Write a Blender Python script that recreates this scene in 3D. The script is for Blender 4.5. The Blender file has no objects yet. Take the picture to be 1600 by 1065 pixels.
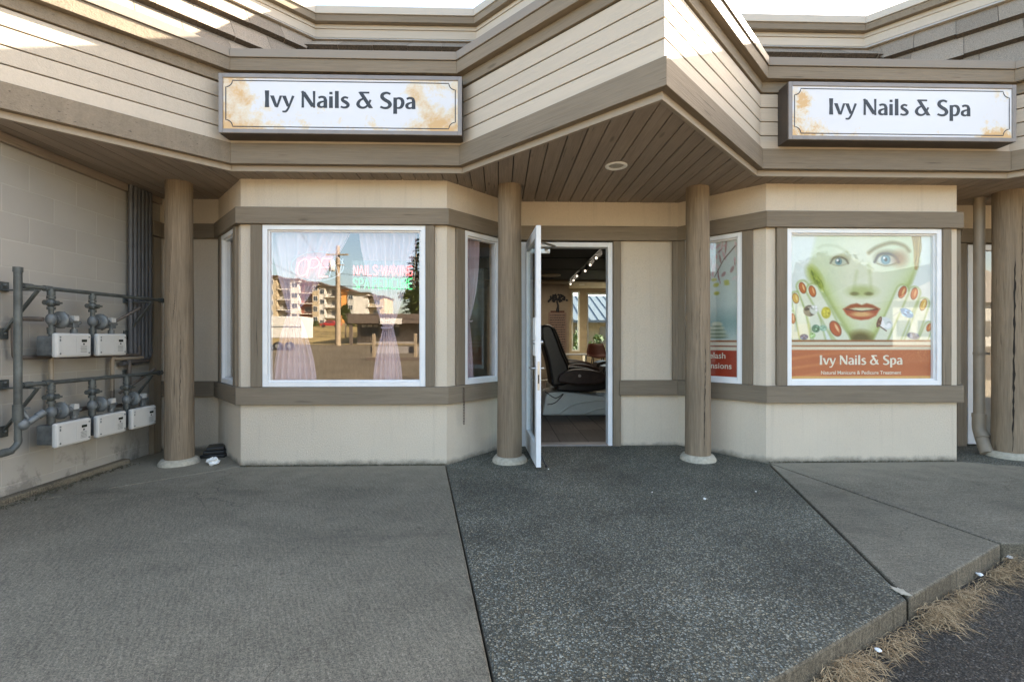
import bpy, math, random
import numpy as np
from mathutils import Vector, Matrix
random.seed(7)
S = bpy.context.scene
COL = S.collection
R = math.radians
# ------------------------------------------------------------------ picture geometry (used to read real sizes off the photo)
F_, T_, HC = 740.0, 0.027, 1.18
def ratio(x):
    u = (x - 800) / F_
    return (u + T_) / (1 - u * T_)
def X_at(x, Y): return ratio(x) * Y
def Z_at(x, y, Y):
    d = Y / math.sqrt(1 + T_ * T_) * (1 + ratio(x) * T_)
    return HC + (530 - y) * d / F_
YG = 4.49                                     # plane of the front window glass
def refl(x, y, D):                            # a place in front of the shops, D metres from the camera by way of the glass
    return Vector((ratio(x) * D, 2 * YG - D, Z_at(x, y, D)))

# ------------------------------------------------------------------ materials
def new_mat(name):
    m = bpy.data.materials.new(name); m.use_nodes = True
    nt = m.node_tree
    for n in list(nt.nodes): nt.nodes.remove(n)
    out = nt.nodes.new('ShaderNodeOutputMaterial')
    return m, nt, out
def node(nt, t, **kw):
    n = nt.nodes.new(t)
    for k, v in kw.items():
        if k.startswith('i_'):
            key = k[2:]
            key = int(key) if key.isdigit() else key.replace('_', ' ')
            n.inputs[key].default_value = v
        else: setattr(n, k, v)
    return n
def ramp(nt, fac, stops):
    r = nt.nodes.new('ShaderNodeValToRGB')
    els = r.color_ramp.elements
    while len(els) < len(stops): els.new(0.5)
    for e, (p, c) in zip(els, stops):
        e.position = p; e.color = (c[0], c[1], c[2], 1) if not isinstance(c, (int, float)) else (c, c, c, 1)
    nt.links.new(fac, r.inputs[0]); return r.outputs[0]
def mapping(nt, src, scale, loc=(0, 0, 0)):
    mp = nt.nodes.new('ShaderNodeMapping'); mp.inputs['Scale'].default_value = scale; mp.inputs['Location'].default_value = loc
    nt.links.new(src, mp.inputs[0]); return mp.outputs[0]
def mixc(nt, fac, a, b, mode='MIX'):
    m = nt.nodes.new('ShaderNodeMix'); m.data_type = 'RGBA'; m.blend_type = mode
    for sock, v in ((m.inputs[0], fac), (m.inputs[6], a), (m.inputs[7], b)):
        if isinstance(v, bpy.types.NodeSocket): nt.links.new(v, sock)
        elif isinstance(v, (int, float)): sock.default_value = v
        else: sock.default_value = (v[0], v[1], v[2], 1)
    return m.outputs[2]
def noise(nt, vec, scale, detail=4, rough=0.55, dist=0.0):
    n = node(nt, 'ShaderNodeTexNoise'); n.inputs['Scale'].default_value = scale
    n.inputs['Detail'].default_value = detail; n.inputs['Roughness'].default_value = rough; n.inputs['Distortion'].default_value = dist
    if vec is not None: nt.links.new(vec, n.inputs['Vector'])
    return n.outputs['Fac']
def math_n(nt, op, a, b=None):
    m = nt.nodes.new('ShaderNodeMath'); m.operation = op
    for i, v in enumerate((a, b)):
        if v is None: continue
        if isinstance(v, bpy.types.NodeSocket): nt.links.new(v, m.inputs[i])
        else: m.inputs[i].default_value = v
    return m.outputs[0]
def bump(nt, h, strength=0.3, dist=0.01, prev=None):
    b = node(nt, 'ShaderNodeBump'); b.inputs['Strength'].default_value = strength; b.inputs['Distance'].default_value = dist
    nt.links.new(h, b.inputs['Height'])
    if prev is not None: nt.links.new(prev, b.inputs['Normal'])
    return b.outputs[0]
def principled(nt, out, col, rough=0.6, metal=0.0, nrm=None, spec=None):
    p = nt.nodes.new('ShaderNodeBsdfPrincipled')
    if isinstance(col, bpy.types.NodeSocket): nt.links.new(col, p.inputs['Base Color'])
    else: p.inputs['Base Color'].default_value = (col[0], col[1], col[2], 1)
    if isinstance(rough, bpy.types.NodeSocket): nt.links.new(rough, p.inputs['Roughness'])
    else: p.inputs['Roughness'].default_value = rough
    p.inputs['Metallic'].default_value = metal
    if spec is not None: p.inputs['Specular IOR Level'].default_value = spec
    if nrm is not None: nt.links.new(nrm, p.inputs['Normal'])
    nt.links.new(p.outputs[0], out.inputs[0]); return p
def coord(nt, which): return node(nt, 'ShaderNodeTexCoord').outputs[which]

def m_plain(name, col, rough=0.5, metal=0.0, var=0.10, scale=6, bmp=0.0, bscale=120):
    m, nt, out = new_mat(name)
    o = coord(nt, 'Object')
    f = noise(nt, o, scale, 5, 0.6)
    c = ramp(nt, f, [(0.3, [v * (1 - var) for v in col]), (0.7, [min(1, v * (1 + var)) for v in col])])
    n = bump(nt, noise(nt, o, bscale, 3), bmp, 0.003) if bmp else None
    principled(nt, out, c, rough, metal, n); return m
def m_wood(name, col, var=0.16, rough=0.7, grain=1.0, knots=True):
    m, nt, out = new_mat(name)
    uv = coord(nt, 'UV')
    g1 = noise(nt, mapping(nt, uv, (1.2, 24, 1)), 1.0, 7, 0.62, 0.6)
    g2 = noise(nt, mapping(nt, uv, (4, 95, 1)), 1.0, 4, 0.6, 0.2)
    big = noise(nt, mapping(nt, uv, (0.9, 2.2, 1)), 1.0, 3, 0.5)
    wn = node(nt, 'ShaderNodeTexWhiteNoise'); wn.noise_dimensions = '1D'
    sep = node(nt, 'ShaderNodeSeparateXYZ'); nt.links.new(uv, sep.inputs[0])
    nt.links.new(math_n(nt, 'FLOOR', math_n(nt, 'DIVIDE', sep.outputs[0], 50.0)), wn.inputs['W'])
    lo = [v * (1 - var) for v in col]; hi = [v * (1 + var) for v in col]
    c = ramp(nt, g1, [(0.34, lo), (0.5, col), (0.66, hi)])
    c = mixc(nt, 0.5, c, ramp(nt, g2, [(0.32, [v * (1 - 1.5 * var) for v in col]), (0.68, [v * (1 + 1.2 * var) for v in col])]))
    c = mixc(nt, 0.35, c, ramp(nt, big, [(0.3, lo), (0.7, hi)]))
    c = mixc(nt, 1.0, c, ramp(nt, wn.outputs['Value'], [(0.0, 0.86), (1.0, 1.0)]), 'MULTIPLY')
    if knots:
        vo = node(nt, 'ShaderNodeTexVoronoi'); vo.inputs['Scale'].default_value = 1.0
        nt.links.new(mapping(nt, uv, (1.1, 4.5, 1)), vo.inputs['Vector'])
        k = ramp(nt, vo.outputs['Distance'], [(0.035, 1.0), (0.075, 0.0)])
        c = mixc(nt, math_n(nt, 'MULTIPLY', k, 0.6), c, [v * 0.35 for v in col])
        crk = noise(nt, mapping(nt, uv, (2.0, 60, 1), (31, 7, 0)), 1.0, 3, 0.5, 0.3)
        c = mixc(nt, ramp(nt, crk, [(0.66, 0.0), (0.71, 0.75)]), c, [v * 0.3 for v in col])
    h = math_n(nt, 'ADD', g1, math_n(nt, 'MULTIPLY', g2, 0.8))
    principled(nt, out, c, rough, 0, bump(nt, h, 0.6 * grain, 0.005), 0.3); return m
def m_stucco(name, col):
    m, nt, out = new_mat(name)
    o = coord(nt, 'Object')
    f1 = noise(nt, o, 190, 3, 0.7); f2 = noise(nt, o, 75, 4, 0.7); big = noise(nt, o, 1.6, 4, 0.6)
    c = ramp(nt, f1, [(0.35, [v * 0.84 for v in col]), (0.65, [min(1, v * 1.10) for v in col])])
    c = mixc(nt, 0.45, c, ramp(nt, f2, [(0.35, [v * 0.84 for v in col]), (0.65, [min(1, v * 1.10) for v in col])]))
    c = mixc(nt, 0.4, c, ramp(nt, big, [(0.3, [v * 0.9 for v in col]), (0.7, [min(1, v * 1.04) for v in col])]))
    # splash-back dirt just above the paving
    z = node(nt, 'ShaderNodeSeparateXYZ'); nt.links.new(node(nt, 'ShaderNodeNewGeometry').outputs['Position'], z.inputs[0])
    zz = math_n(nt, 'ADD', z.outputs[2], math_n(nt, 'MULTIPLY', math_n(nt, 'SUBTRACT', noise(nt, o, 9, 5, 0.7), 0.5), 0.10))
    c = mixc(nt, ramp(nt, zz, [(0.005, 0.8), (0.06, 0.0)]), c, (0.12, 0.11, 0.085))
    # faint run-down marks
    st = noise(nt, mapping(nt, o, (14, 14, 0.6)), 1.0, 4, 0.6)
    c = mixc(nt, ramp(nt, st, [(0.56, 0.0), (0.8, 0.38)]), c, [v * 0.62 for v in col])
    h = math_n(nt, 'ADD', f1, math_n(nt, 'MULTIPLY', f2, 1.2))
    principled(nt, out, c, 0.92, 0, bump(nt, h, 0.9, 0.006), 0.2); return m
def m_glass(name, base=0.20, tint=(1, 1, 1), rough=0.0):
    m, nt, out = new_mat(name)
    tr = node(nt, 'ShaderNodeBsdfTransparent'); tr.inputs[0].default_value = (tint[0], tint[1], tint[2], 1)
    gl = node(nt, 'ShaderNodeBsdfGlossy'); gl.inputs['Roughness'].default_value = rough
    lw = node(nt, 'ShaderNodeFresnel'); lw.inputs[0].default_value = 1.5
    gm_ = node(nt, 'ShaderNodeNewGeometry')
    f = math_n(nt, 'MINIMUM', math_n(nt, 'ADD', lw.outputs[0], base), 0.95)
    f = math_n(nt, 'MULTIPLY', f, math_n(nt, 'SUBTRACT', 1.0, gm_.outputs['Backfacing']))
    mx = node(nt, 'ShaderNodeMixShader'); nt.links.new(f, mx.inputs[0]); nt.links.new(tr.outputs[0], mx.inputs[1]); nt.links.new(gl.outputs[0], mx.inputs[2])
    nt.links.new(mx.outputs[0], out.inputs[0]); return m
def m_emit(name, col, s):
    m, nt, out = new_mat(name)
    e = node(nt, 'ShaderNodeEmission'); e.inputs[0].default_value = (*col, 1); e.inputs[1].default_value = s
    nt.links.new(e.outputs[0], out.inputs[0]); return m
def m_vcol(name, rough=0.4):
    m, nt, out = new_mat(name)
    a = node(nt, 'ShaderNodeVertexColor'); a.layer_name = 'Print'
    principled(nt, out, a.outputs[0], rough); return m
def m_concrete(name, col, broom):
    m, nt, out = new_mat(name)
    o = coord(nt, 'Object')
    f1 = noise(nt, o, 170, 3, 0.8); f2 = noise(nt, o, 60, 5, 0.75); big = noise(nt, o, 1.1, 5, 0.62, 0.4); mid = noise(nt, o, 5, 5, 0.65)
    rot = node(nt, 'ShaderNodeMapping'); rot.inputs['Rotation'].default_value = (0, 0, R(broom))
    nt.links.new(o, rot.inputs[0])
    br = noise(nt, mapping(nt, rot.outputs[0], (9, 105, 1)), 1.0, 4, 0.6)
    c = ramp(nt, big, [(0.30, [v * 0.66 for v in col]), (0.5, col), (0.70, [v * 1.42 for v in col])])
    c = mixc(nt, 0.35, c, ramp(nt, mid, [(0.3, [v * 0.65 for v in col]), (0.7, [v * 1.35 for v in col])]))
    c = mixc(nt, 0.32, c, ramp(nt, br, [(0.36, [v * 0.45 for v in col]), (0.68, [v * 1.65 for v in col])]))
    c = mixc(nt, 0.65, c, ramp(nt, f1, [(0.40, 0.38), (0.60, 1.62)]), 'MULTIPLY')
    c = mixc(nt, 0.5, c, ramp(nt, f2, [(0.40, 0.5), (0.60, 1.5)]), 'MULTIPLY')
    st = noise(nt, mapping(nt, o, (0.5, 1.6, 1), (3, 5, 0)), 1.3, 6, 0.7, 1.0)
    c = mixc(nt, ramp(nt, st, [(0.54, 0.0), (0.68, 0.42)]), c, [v * 0.5 for v in col])
    # pale worn strip close to the building
    y = node(nt, 'ShaderNodeSeparateXYZ'); nt.links.new(node(nt, 'ShaderNodeNewGeometry').outputs['Position'], y.inputs[0])
    yy = math_n(nt, 'ADD', y.outputs[1], math_n(nt, 'MULTIPLY', mid, 0.9))
    c = mixc(nt, ramp(nt, math_n(nt, 'DIVIDE', yy, 10.0), [(0.415, 0.0), (0.485, 0.55)]), c, [min(1, v * 1.9) for v in col])
    gv = node(nt, 'ShaderNodeTexVoronoi'); gv.inputs['Scale'].default_value = 3.1; nt.links.new(o, gv.inputs['Vector'])
    c = mixc(nt, ramp(nt, gv.outputs['Distance'], [(0.028, 0.55), (0.05, 0.0)]), c, [v * 0.35 for v in col])
    ck = node(nt, 'ShaderNodeTexVoronoi'); ck.feature = 'DISTANCE_TO_EDGE'; ck.inputs['Scale'].default_value = 0.42
    wv = nt.nodes.new('ShaderNodeVectorMath'); wv.operation = 'ADD'; nz_ = node(nt, 'ShaderNodeTexNoise'); nz_.inputs['Scale'].default_value = 2.2; nz_.inputs['Detail'].default_value = 5; nt.links.new(o, nz_.inputs['Vector'])
    nt.links.new(o, wv.inputs[0]); nt.links.new(nz_.outputs['Color'], wv.inputs[1]); nt.links.new(wv.outputs[0], ck.inputs['Vector'])
    cm = math_n(nt, 'MULTIPLY', ramp(nt, ck.outputs['Distance'], [(0.0012, 0.75), (0.0032, 0.0)]), ramp(nt, noise(nt, o, 0.7, 2), [(0.50, 0.0), (0.56, 1.0)]))
    c = mixc(nt, cm, c, [v * 0.3 for v in col])
    h = math_n(nt, 'ADD', math_n(nt, 'MULTIPLY', br, 1.3), math_n(nt, 'ADD', f1, f2))
    principled(nt, out, c, 0.88, 0, bump(nt, h, 0.5, 0.004), 0.25); return m
def m_pebble(name, scale, matrix, dark, light, white=0.12, flat=0.35):
    m, nt, out = new_mat(name)
    o = coord(nt, 'Object')
    v = node(nt, 'ShaderNodeTexVoronoi'); v.inputs['Scale'].default_value = scale; v.inputs['Randomness'].default_value = 1
    nt.links.new(o, v.inputs['Vector'])
    v2 = node(nt, 'ShaderNodeTexVoronoi'); v2.inputs['Scale'].default_value = scale * 0.45; nt.links.new(o, v2.inputs['Vector'])
    sx = node(nt, 'ShaderNodeSeparateColor'); nt.links.new(v.outputs['Color'], sx.inputs[0])
    stone = ramp(nt, sx.outputs[0], [(0.0, [k * 0.6 for k in dark]), (0.55, dark), (1 - white - 0.05, [(a + b) / 2 for a, b in zip(dark, light)]), (1 - white * 0.4, light)])
    tint = ramp(nt, sx.outputs[1], [(0.0, (0.85, 0.95, 1.1)), (0.6, (1, 1, 1)), (1.0, (1.15, 1.0, 0.82))])
    stone = mixc(nt, 1.0, stone, tint, 'MULTIPLY')
    edge = ramp(nt, v.outputs['Distance'], [(flat, 0.0), (flat + 0.28, 1.0)])
    c = mixc(nt, edge, stone, matrix)
    s2 = node(nt, 'ShaderNodeSeparateColor'); nt.links.new(v2.outputs['Color'], s2.inputs[0])
    bigst = math_n(nt, 'MULTIPLY', ramp(nt, s2.outputs[0], [(0.80, 0.0), (0.82, 1.0)]), ramp(nt, v2.outputs['Distance'], [(0.28, 1.0), (0.42, 0.0)]))
    c = mixc(nt, bigst, c, ramp(nt, s2.outputs[1], [(0.0, [k * 0.7 for k in dark]), (0.5, [(a + b) / 2 for a, b in zip(dark, light)]), (1.0, light)]))
    big = noise(nt, o, 1.5, 5, 0.62)
    c = mixc(nt, 0.9, c, ramp(nt, big, [(0.30, 0.58), (0.70, 1.38)]), 'MULTIPLY')
    h = ramp(nt, v.outputs['Distance'], [(0.0, 1.0), (0.6, 0.0)])
    n1 = bump(nt, h, 0.6, 0.006)
    principled(nt, out, c, ramp(nt, sx.outputs[2], [(0, 0.5), (1, 0.9)]), 0, n1, 0.35); return m
def m_block(name, col):
    m, nt, out = new_mat(name)
    uv = coord(nt, 'UV')
    b = node(nt, 'ShaderNodeTexBrick'); b.offset = 0.5
    b.inputs['Scale'].default_value = 1.0; b.inputs['Brick Width'].default_value = 0.405; b.inputs['Row Height'].default_value = 0.2
    b.inputs['Mortar Size'].default_value = 0.0055; b.inputs['Mortar Smooth'].default_value = 0.2
    b.inputs['Color1'].default_value = (*[v * 0.94 for v in col], 1); b.inputs['Color2'].default_value = (*[v * 1.05 for v in col], 1)
    b.inputs['Mortar'].default_value = (*[v * 1.25 for v in col], 1)
    nt.links.new(mapping(nt, uv, (1, 1, 1), (0.12, 0.09, 0)), b.inputs['Vector'])
    o = coord(nt, 'Object')
    f = noise(nt, o, 190, 5, 0.7); big = noise(nt, o, 1.3, 5, 0.6)
    c = mixc(nt, 0.5, b.outputs['Color'], ramp(nt, big, [(0.3, [v * 0.86 for v in col]), (0.7, [v * 1.06 for v in col])]))
    z = node(nt, 'ShaderNodeSeparateXYZ'); nt.links.new(uv, z.inputs[0])
    damp = noise(nt, mapping(nt, uv, (4.5, 2.4, 1), (2.1, 0.3, 0)), 1.0, 6, 0.7, 0.5)
    low = ramp(nt, z.outputs[1], [(0.0, 1.0), (0.42, 0.0)])
    k = math_n(nt, 'MULTIPLY', ramp(nt, damp, [(0.50, 0.0), (0.60, 0.8)]), low)
    c = mixc(nt, k, c, [v * 0.42 for v in col])
    h = math_n(nt, 'ADD', math_n(nt, 'MULTIPLY', b.outputs['Fac'], -2.0), math_n(nt, 'MULTIPLY', f, 0.5))
    principled(nt, out, c, 0.85, 0, bump(nt, h, 0.5, 0.005), 0.25); return m
def m_sign(name, seed, amt=0.0, blobs=()):
    m, nt, out = new_mat(name)
    uv = coord(nt, 'UV')
    s = node(nt, 'ShaderNodeSeparateXYZ'); nt.links.new(uv, s.inputs[0])
    n1 = noise(nt, mapping(nt, uv, (1, 1, 1), (seed, seed * 2, 0)), 3.4, 7, 0.68, 0.25)
    n2 = noise(nt, mapping(nt, uv, (1, 1, 1), (seed + 9, 4, 0)), 17, 5, 0.75, 0.3)
    fx = math_n(nt, 'ABSOLUTE', math_n(nt, 'SUBTRACT', s.outputs[0], 1.0))       # 0 in the middle, 1 at the ends
    edge = ramp(nt, fx, [(0.45, 0.0), (0.85, 0.20)])
    low = ramp(nt, s.outputs[1], [(0.0, 0.21), (0.24, 0.0)])
    k = math_n(nt, 'ADD', math_n(nt, 'ADD', n1, edge), low)
    k = math_n(nt, 'ADD', k, math_n(nt, 'MULTIPLY', math_n(nt, 'SUBTRACT', n2, 0.5), 0.30))
    for bx_, by_, br_, ba_ in blobs:                      # rust soaking through where the cabinet leaks
        vd = nt.nodes.new('ShaderNodeVectorMath'); vd.operation = 'DISTANCE'; nt.links.new(uv, vd.inputs[0]); vd.inputs[1].default_value = (bx_, by_, 0)
        k = math_n(nt, 'ADD', k, ramp(nt, math_n(nt, 'DIVIDE', vd.outputs['Value'], br_), [(0.0, ba_), (1.0, 0.0)]))
    c = ramp(nt, k, [(0.63 + amt, (0.67, 0.68, 0.72)), (0.71 + amt, (0.69, 0.61, 0.48)), (0.90, (0.62, 0.40, 0.18))])
    principled(nt, out, c, 0.35); return m
def m_shingle(name):
    m, nt, out = new_mat(name)
    o = coord(nt, 'Object'); uv = coord(nt, 'UV')
    f = noise(nt, o, 150, 4, 0.75); g = noise(nt, o, 420, 2, 0.7)
    wn = node(nt, 'ShaderNodeTexWhiteNoise'); wn.noise_dimensions = '1D'
    sep = node(nt, 'ShaderNodeSeparateXYZ'); nt.links.new(uv, sep.inputs[0])
    nt.links.new(math_n(nt, 'FLOOR', math_n(nt, 'DIVIDE', sep.outputs[0], 50.0)), wn.inputs['W'])
    c = ramp(nt, f, [(0.35, (0.17, 0.138, 0.106)), (0.5, (0.30, 0.248, 0.192)), (0.68, (0.44, 0.37, 0.29))])
    c = mixc(nt, 1.0, c, ramp(nt, wn.outputs['Value'], [(0, 0.75), (1, 1.1)]), 'MULTIPLY')
    principled(nt, out, c, 0.95, 0, bump(nt, math_n(nt, 'ADD', f, g), 0.6, 0.006), 0.15); return m
def m_soil(name, a, b, scale):
    m, nt, out = new_mat(name)
    o = coord(nt, 'Object')
    c = ramp(nt, noise(nt, o, scale, 6, 0.7), [(0.35, a), (0.65, b)])
    c = mixc(nt, 0.5, c, ramp(nt, noise(nt, o, scale * 12, 3, 0.7), [(0.3, 0.7), (0.7, 1.25)]), 'MULTIPLY')
    principled(nt, out, c, 0.95, 0, None, 0.1); return m
def m_leaf(name, a, b):
    m, nt, out = new_mat(name)
    uv = coord(nt, 'UV')
    wn = node(nt, 'ShaderNodeTexWhiteNoise'); wn.noise_dimensions = '1D'
    sep = node(nt, 'ShaderNodeSeparateXYZ'); nt.links.new(uv, sep.inputs[0])
    nt.links.new(math_n(nt, 'FLOOR', math_n(nt, 'DIVIDE', sep.outputs[0], 50.0)), wn.inputs['W'])
    principled(nt, out, ramp(nt, wn.outputs['Value'], [(0, a), (1, b)]), 0.7, 0, None, 0.2); return m
def m_cloth(name, col, transl=0.18):
    m, nt, out = new_mat(name)
    o = coord(nt, 'Object')
    w = noise(nt, o, 600, 2, 0.5)
    c = ramp(nt, w, [(0.3, [v * 0.92 for v in col]), (0.7, [min(1, v * 1.05) for v in col])])
    d = node(nt, 'ShaderNodeBsdfDiffuse'); t = node(nt, 'ShaderNodeBsdfTranslucent')
    nt.links.new(c, d.inputs[0]); nt.links.new(c, t.inputs[0])
    mx = node(nt, 'ShaderNodeMixShader'); mx.inputs[0].default_value = transl
    nt.links.new(d.outputs[0], mx.inputs[1]); nt.links.new(t.outputs[0], mx.inputs[2]); nt.links.new(mx.outputs[0], out.inputs[0]); return m
def m_planks(name):
    m, nt, out = new_mat(name)
    o = coord(nt, 'Object')
    b = node(nt, 'ShaderNodeTexBrick'); b.offset = 0.35
    b.inputs['Scale'].default_value = 1; b.inputs['Brick Width'].default_value = 0.64; b.inputs['Row Height'].default_value = 0.32
    b.inputs['Mortar Size'].default_value = 0.006
    b.inputs['Color1'].default_value = (0.10, 0.08, 0.065, 1); b.inputs['Color2'].default_value = (0.15, 0.12, 0.098, 1); b.inputs['Mortar'].default_value = (0.03, 0.025, 0.02, 1)
    mp = node(nt, 'ShaderNodeMapping'); mp.inputs['Rotation'].default_value = (0, 0, R(90)); nt.links.new(o, mp.inputs[0]); nt.links.new(mp.outputs[0], b.inputs['Vector'])
    g = noise(nt, mapping(nt, mp.outputs[0], (3, 50, 1)), 1, 5, 0.6)
    c = mixc(nt, 0.6, b.outputs['Color'], ramp(nt, g, [(0.3, 0.7), (0.7, 1.3)]), 'MULTIPLY')
    principled(nt, out, c, 0.6, 0, None, 0.3); return m

M = {}
M['trim'] = m_wood('taupe_painted_wood', (0.215, 0.174, 0.125), 0.22)
M['soffit'] = m_wood('brown_soffit_boards', (0.30, 0.245, 0.195), 0.26)
M['siding'] = m_wood('cream_painted_siding', (0.50, 0.435, 0.35), 0.08, 0.6, 0.8, False)
M['lip'] = m_wood('tan_painted_lip', (0.36, 0.305, 0.24), 0.10, 0.6, 0.6, False)
M['pale'] = m_wood('pale_flashing', (0.50, 0.46, 0.40), 0.06, 0.5, 0.4, False)
M['cap'] = m_wood('taupe_cap', (0.25, 0.215, 0.175), 0.06, 0.5, 0.5, False)
M['log'] = m_wood('weathered_log', (0.240, 0.184, 0.126), 0.42, 0.75, 2.0, True)
M['stucco'] = m_stucco('cream_stucco', (0.66, 0.575, 0.46))
M['vinyl'] = m_plain('white_vinyl', (0.78, 0.79, 0.80), 0.35, 0, 0.04)
M['alum'] = m_plain('white_painted_metal', (0.74, 0.75, 0.77), 0.4, 0, 0.06)
M['glass'] = m_glass('window_glass', 0.18)
M['glass_poster'] = m_glass('poster_window_glass', 0.06)
M['glass_door'] = m_glass('door_glass', 0.06, (0.80, 0.88, 0.90))
M['concrete'] = m_concrete('broomed_concrete', (0.160, 0.143, 0.108), 62)
M['concrete2'] = m_concrete('side_slab_concrete', (0.175, 0.156, 0.118), 20)
M['curb'] = m_concrete('rough_kerb_concrete', (0.135, 0.116, 0.085), 0)
M['aggregate'] = m_pebble('exposed_aggregate', 135, (0.038, 0.038, 0.029), (0.100, 0.098, 0.075), (0.32, 0.31, 0.25), 0.12, 0.45)
M['asphalt'] = m_pebble('asphalt', 130, (0.017, 0.016, 0.013), (0.038, 0.034, 0.028), (0.16, 0.145, 0.12), 0.05)
M['lot'] = m_soil('parking_asphalt', (0.085, 0.068, 0.046), (0.135, 0.108, 0.074), 0.25)
M['dry_grass'] = m_soil('dry_grass_field', (0.20, 0.14, 0.055), (0.32, 0.235, 0.10), 0.4)
M['bounce'] = m_soil('pale_bounce_apron', (0.27, 0.222, 0.155), (0.36, 0.30, 0.215), 0.5)
M['soil'] = m_soil('earth', (0.12, 0.11, 0.08), (0.2, 0.18, 0.13), 0.3)
M['block'] = m_block('painted_block', (0.385, 0.362, 0.322))
M['shingle'] = m_shingle('roof_shingle')
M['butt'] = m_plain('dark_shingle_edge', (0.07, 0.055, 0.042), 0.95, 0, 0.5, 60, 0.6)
M['gasgrey'] = m_plain('grey_painted_pipe', (0.085, 0.094, 0.09), 0.5, 0.2, 0.4, 9, 0.3)
M['regul'] = m_plain('grey_regulator', (0.135, 0.148, 0.152), 0.5, 0.2, 0.4, 14, 0.2)
M['meter'] = m_plain('pale_grey_meter', (0.50, 0.495, 0.47), 0.4, 0, 0.05)
M['black'] = m_plain('black_plastic', (0.012, 0.012, 0.013), 0.4)
M['lcd'] = m_plain('dark_display', (0.02, 0.025, 0.02), 0.2)
M['brownpipe'] = m_plain('old_pipe', (0.12, 0.10, 0.085), 0.6, 0.2, 0.3, 8)
M['tanpipe'] = m_plain('tan_pipe', (0.30, 0.25, 0.19), 0.5, 0, 0.1)
M['conduit'] = m_plain('dark_conduit', (0.10, 0.10, 0.105), 0.5, 0.2, 0.2)
M['signbox'] = m_plain('brown_sign_cabinet', (0.075, 0.062, 0.054), 0.45, 0.2, 0.15)
M['signrim'] = m_plain('grey_sign_frame', (0.24, 0.215, 0.20), 0.45, 0.2, 0.1)
M['sign1'] = m_sign('stained_sign_face', 1.3, 0.045, ((0.10, 0.33, 0.20, 0.19), (1.66, 0.31, 0.28, 0.21), (0.05, 0.12, 0.2, 0.09)))
M['sign2'] = m_sign('stained_sign_face_b', 6.1, 0.125, ((0.13, 0.31, 0.18, 0.19), (0.08, 0.10, 0.2, 0.08)))
M['ink'] = m_plain('dark_sign_ink', (0.028, 0.032, 0.040), 0.5, 0, 0.3, 30)
M['plinth'] = m_plain('pale_concrete_plinth', (0.42, 0.38, 0.30), 0.9, 0, 0.2, 30, 0.5)
M['crack'] = m_plain('dark_crack', (0.02, 0.015, 0.012), 0.95)
M['white'] = m_plain('white_paint', (0.8, 0.8, 0.78), 0.5, 0, 0.05)
M['paper'] = m_plain('white_paper', (0.75, 0.75, 0.73), 0.8)
M['curtain'] = m_cloth('lilac_curtain', (0.70, 0.57, 0.64))
M['rust'] = m_plain('rusty_chain', (0.16, 0.12, 0.09), 0.7, 0.5)
M['needles'] = m_leaf('dry_needles', (0.20, 0.125, 0.06), (0.55, 0.42, 0.25))
M['tile'] = m_planks('grey_brown_floor_tile')
M['room'] = m_plain('cream_interior', (0.44, 0.365, 0.275), 0.8)
M['ceil'] = m_plain('black_ceiling', (0.02, 0.021, 0.024), 0.8)
M['leather'] = m_plain('black_leather', (0.014, 0.012, 0.012), 0.38, 0, 0.3, 20, 0.3, 60)
M['leather2'] = m_plain('dark_brown_leather', (0.05, 0.028, 0.02), 0.45, 0, 0.3, 20)
M['tub'] = m_plain('pearl_tub', (0.80, 0.83, 0.77), 0.25, 0, 0.05)
M['rustchair'] = m_plain('rust_brown_leather', (0.11, 0.034, 0.02), 0.5)
M['steel'] = m_plain('steel', (0.5, 0.5, 0.5), 0.3, 0.9)
M['menu'] = m_plain('pinkish_menu_board', (0.36, 0.25, 0.20), 0.7)
M['lamp'] = m_emit('lamp_glow', (1.0, 0.86, 0.66), 0.22)
M['neon_red'] = m_emit('red_neon', (1.0, 0.14, 0.14), 0.34)
M['neon_green'] = m_emit('green_neon', (0.08, 1.0, 0.25), 0.17)
M['neon_off'] = m_plain('unlit_neon', (0.55, 0.62, 0.68), 0.3)
M['print'] = m_vcol('poster_print')
M['postertext'] = m_plain('pale_poster_letter', (0.72, 0.70, 0.60), 0.5)

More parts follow.
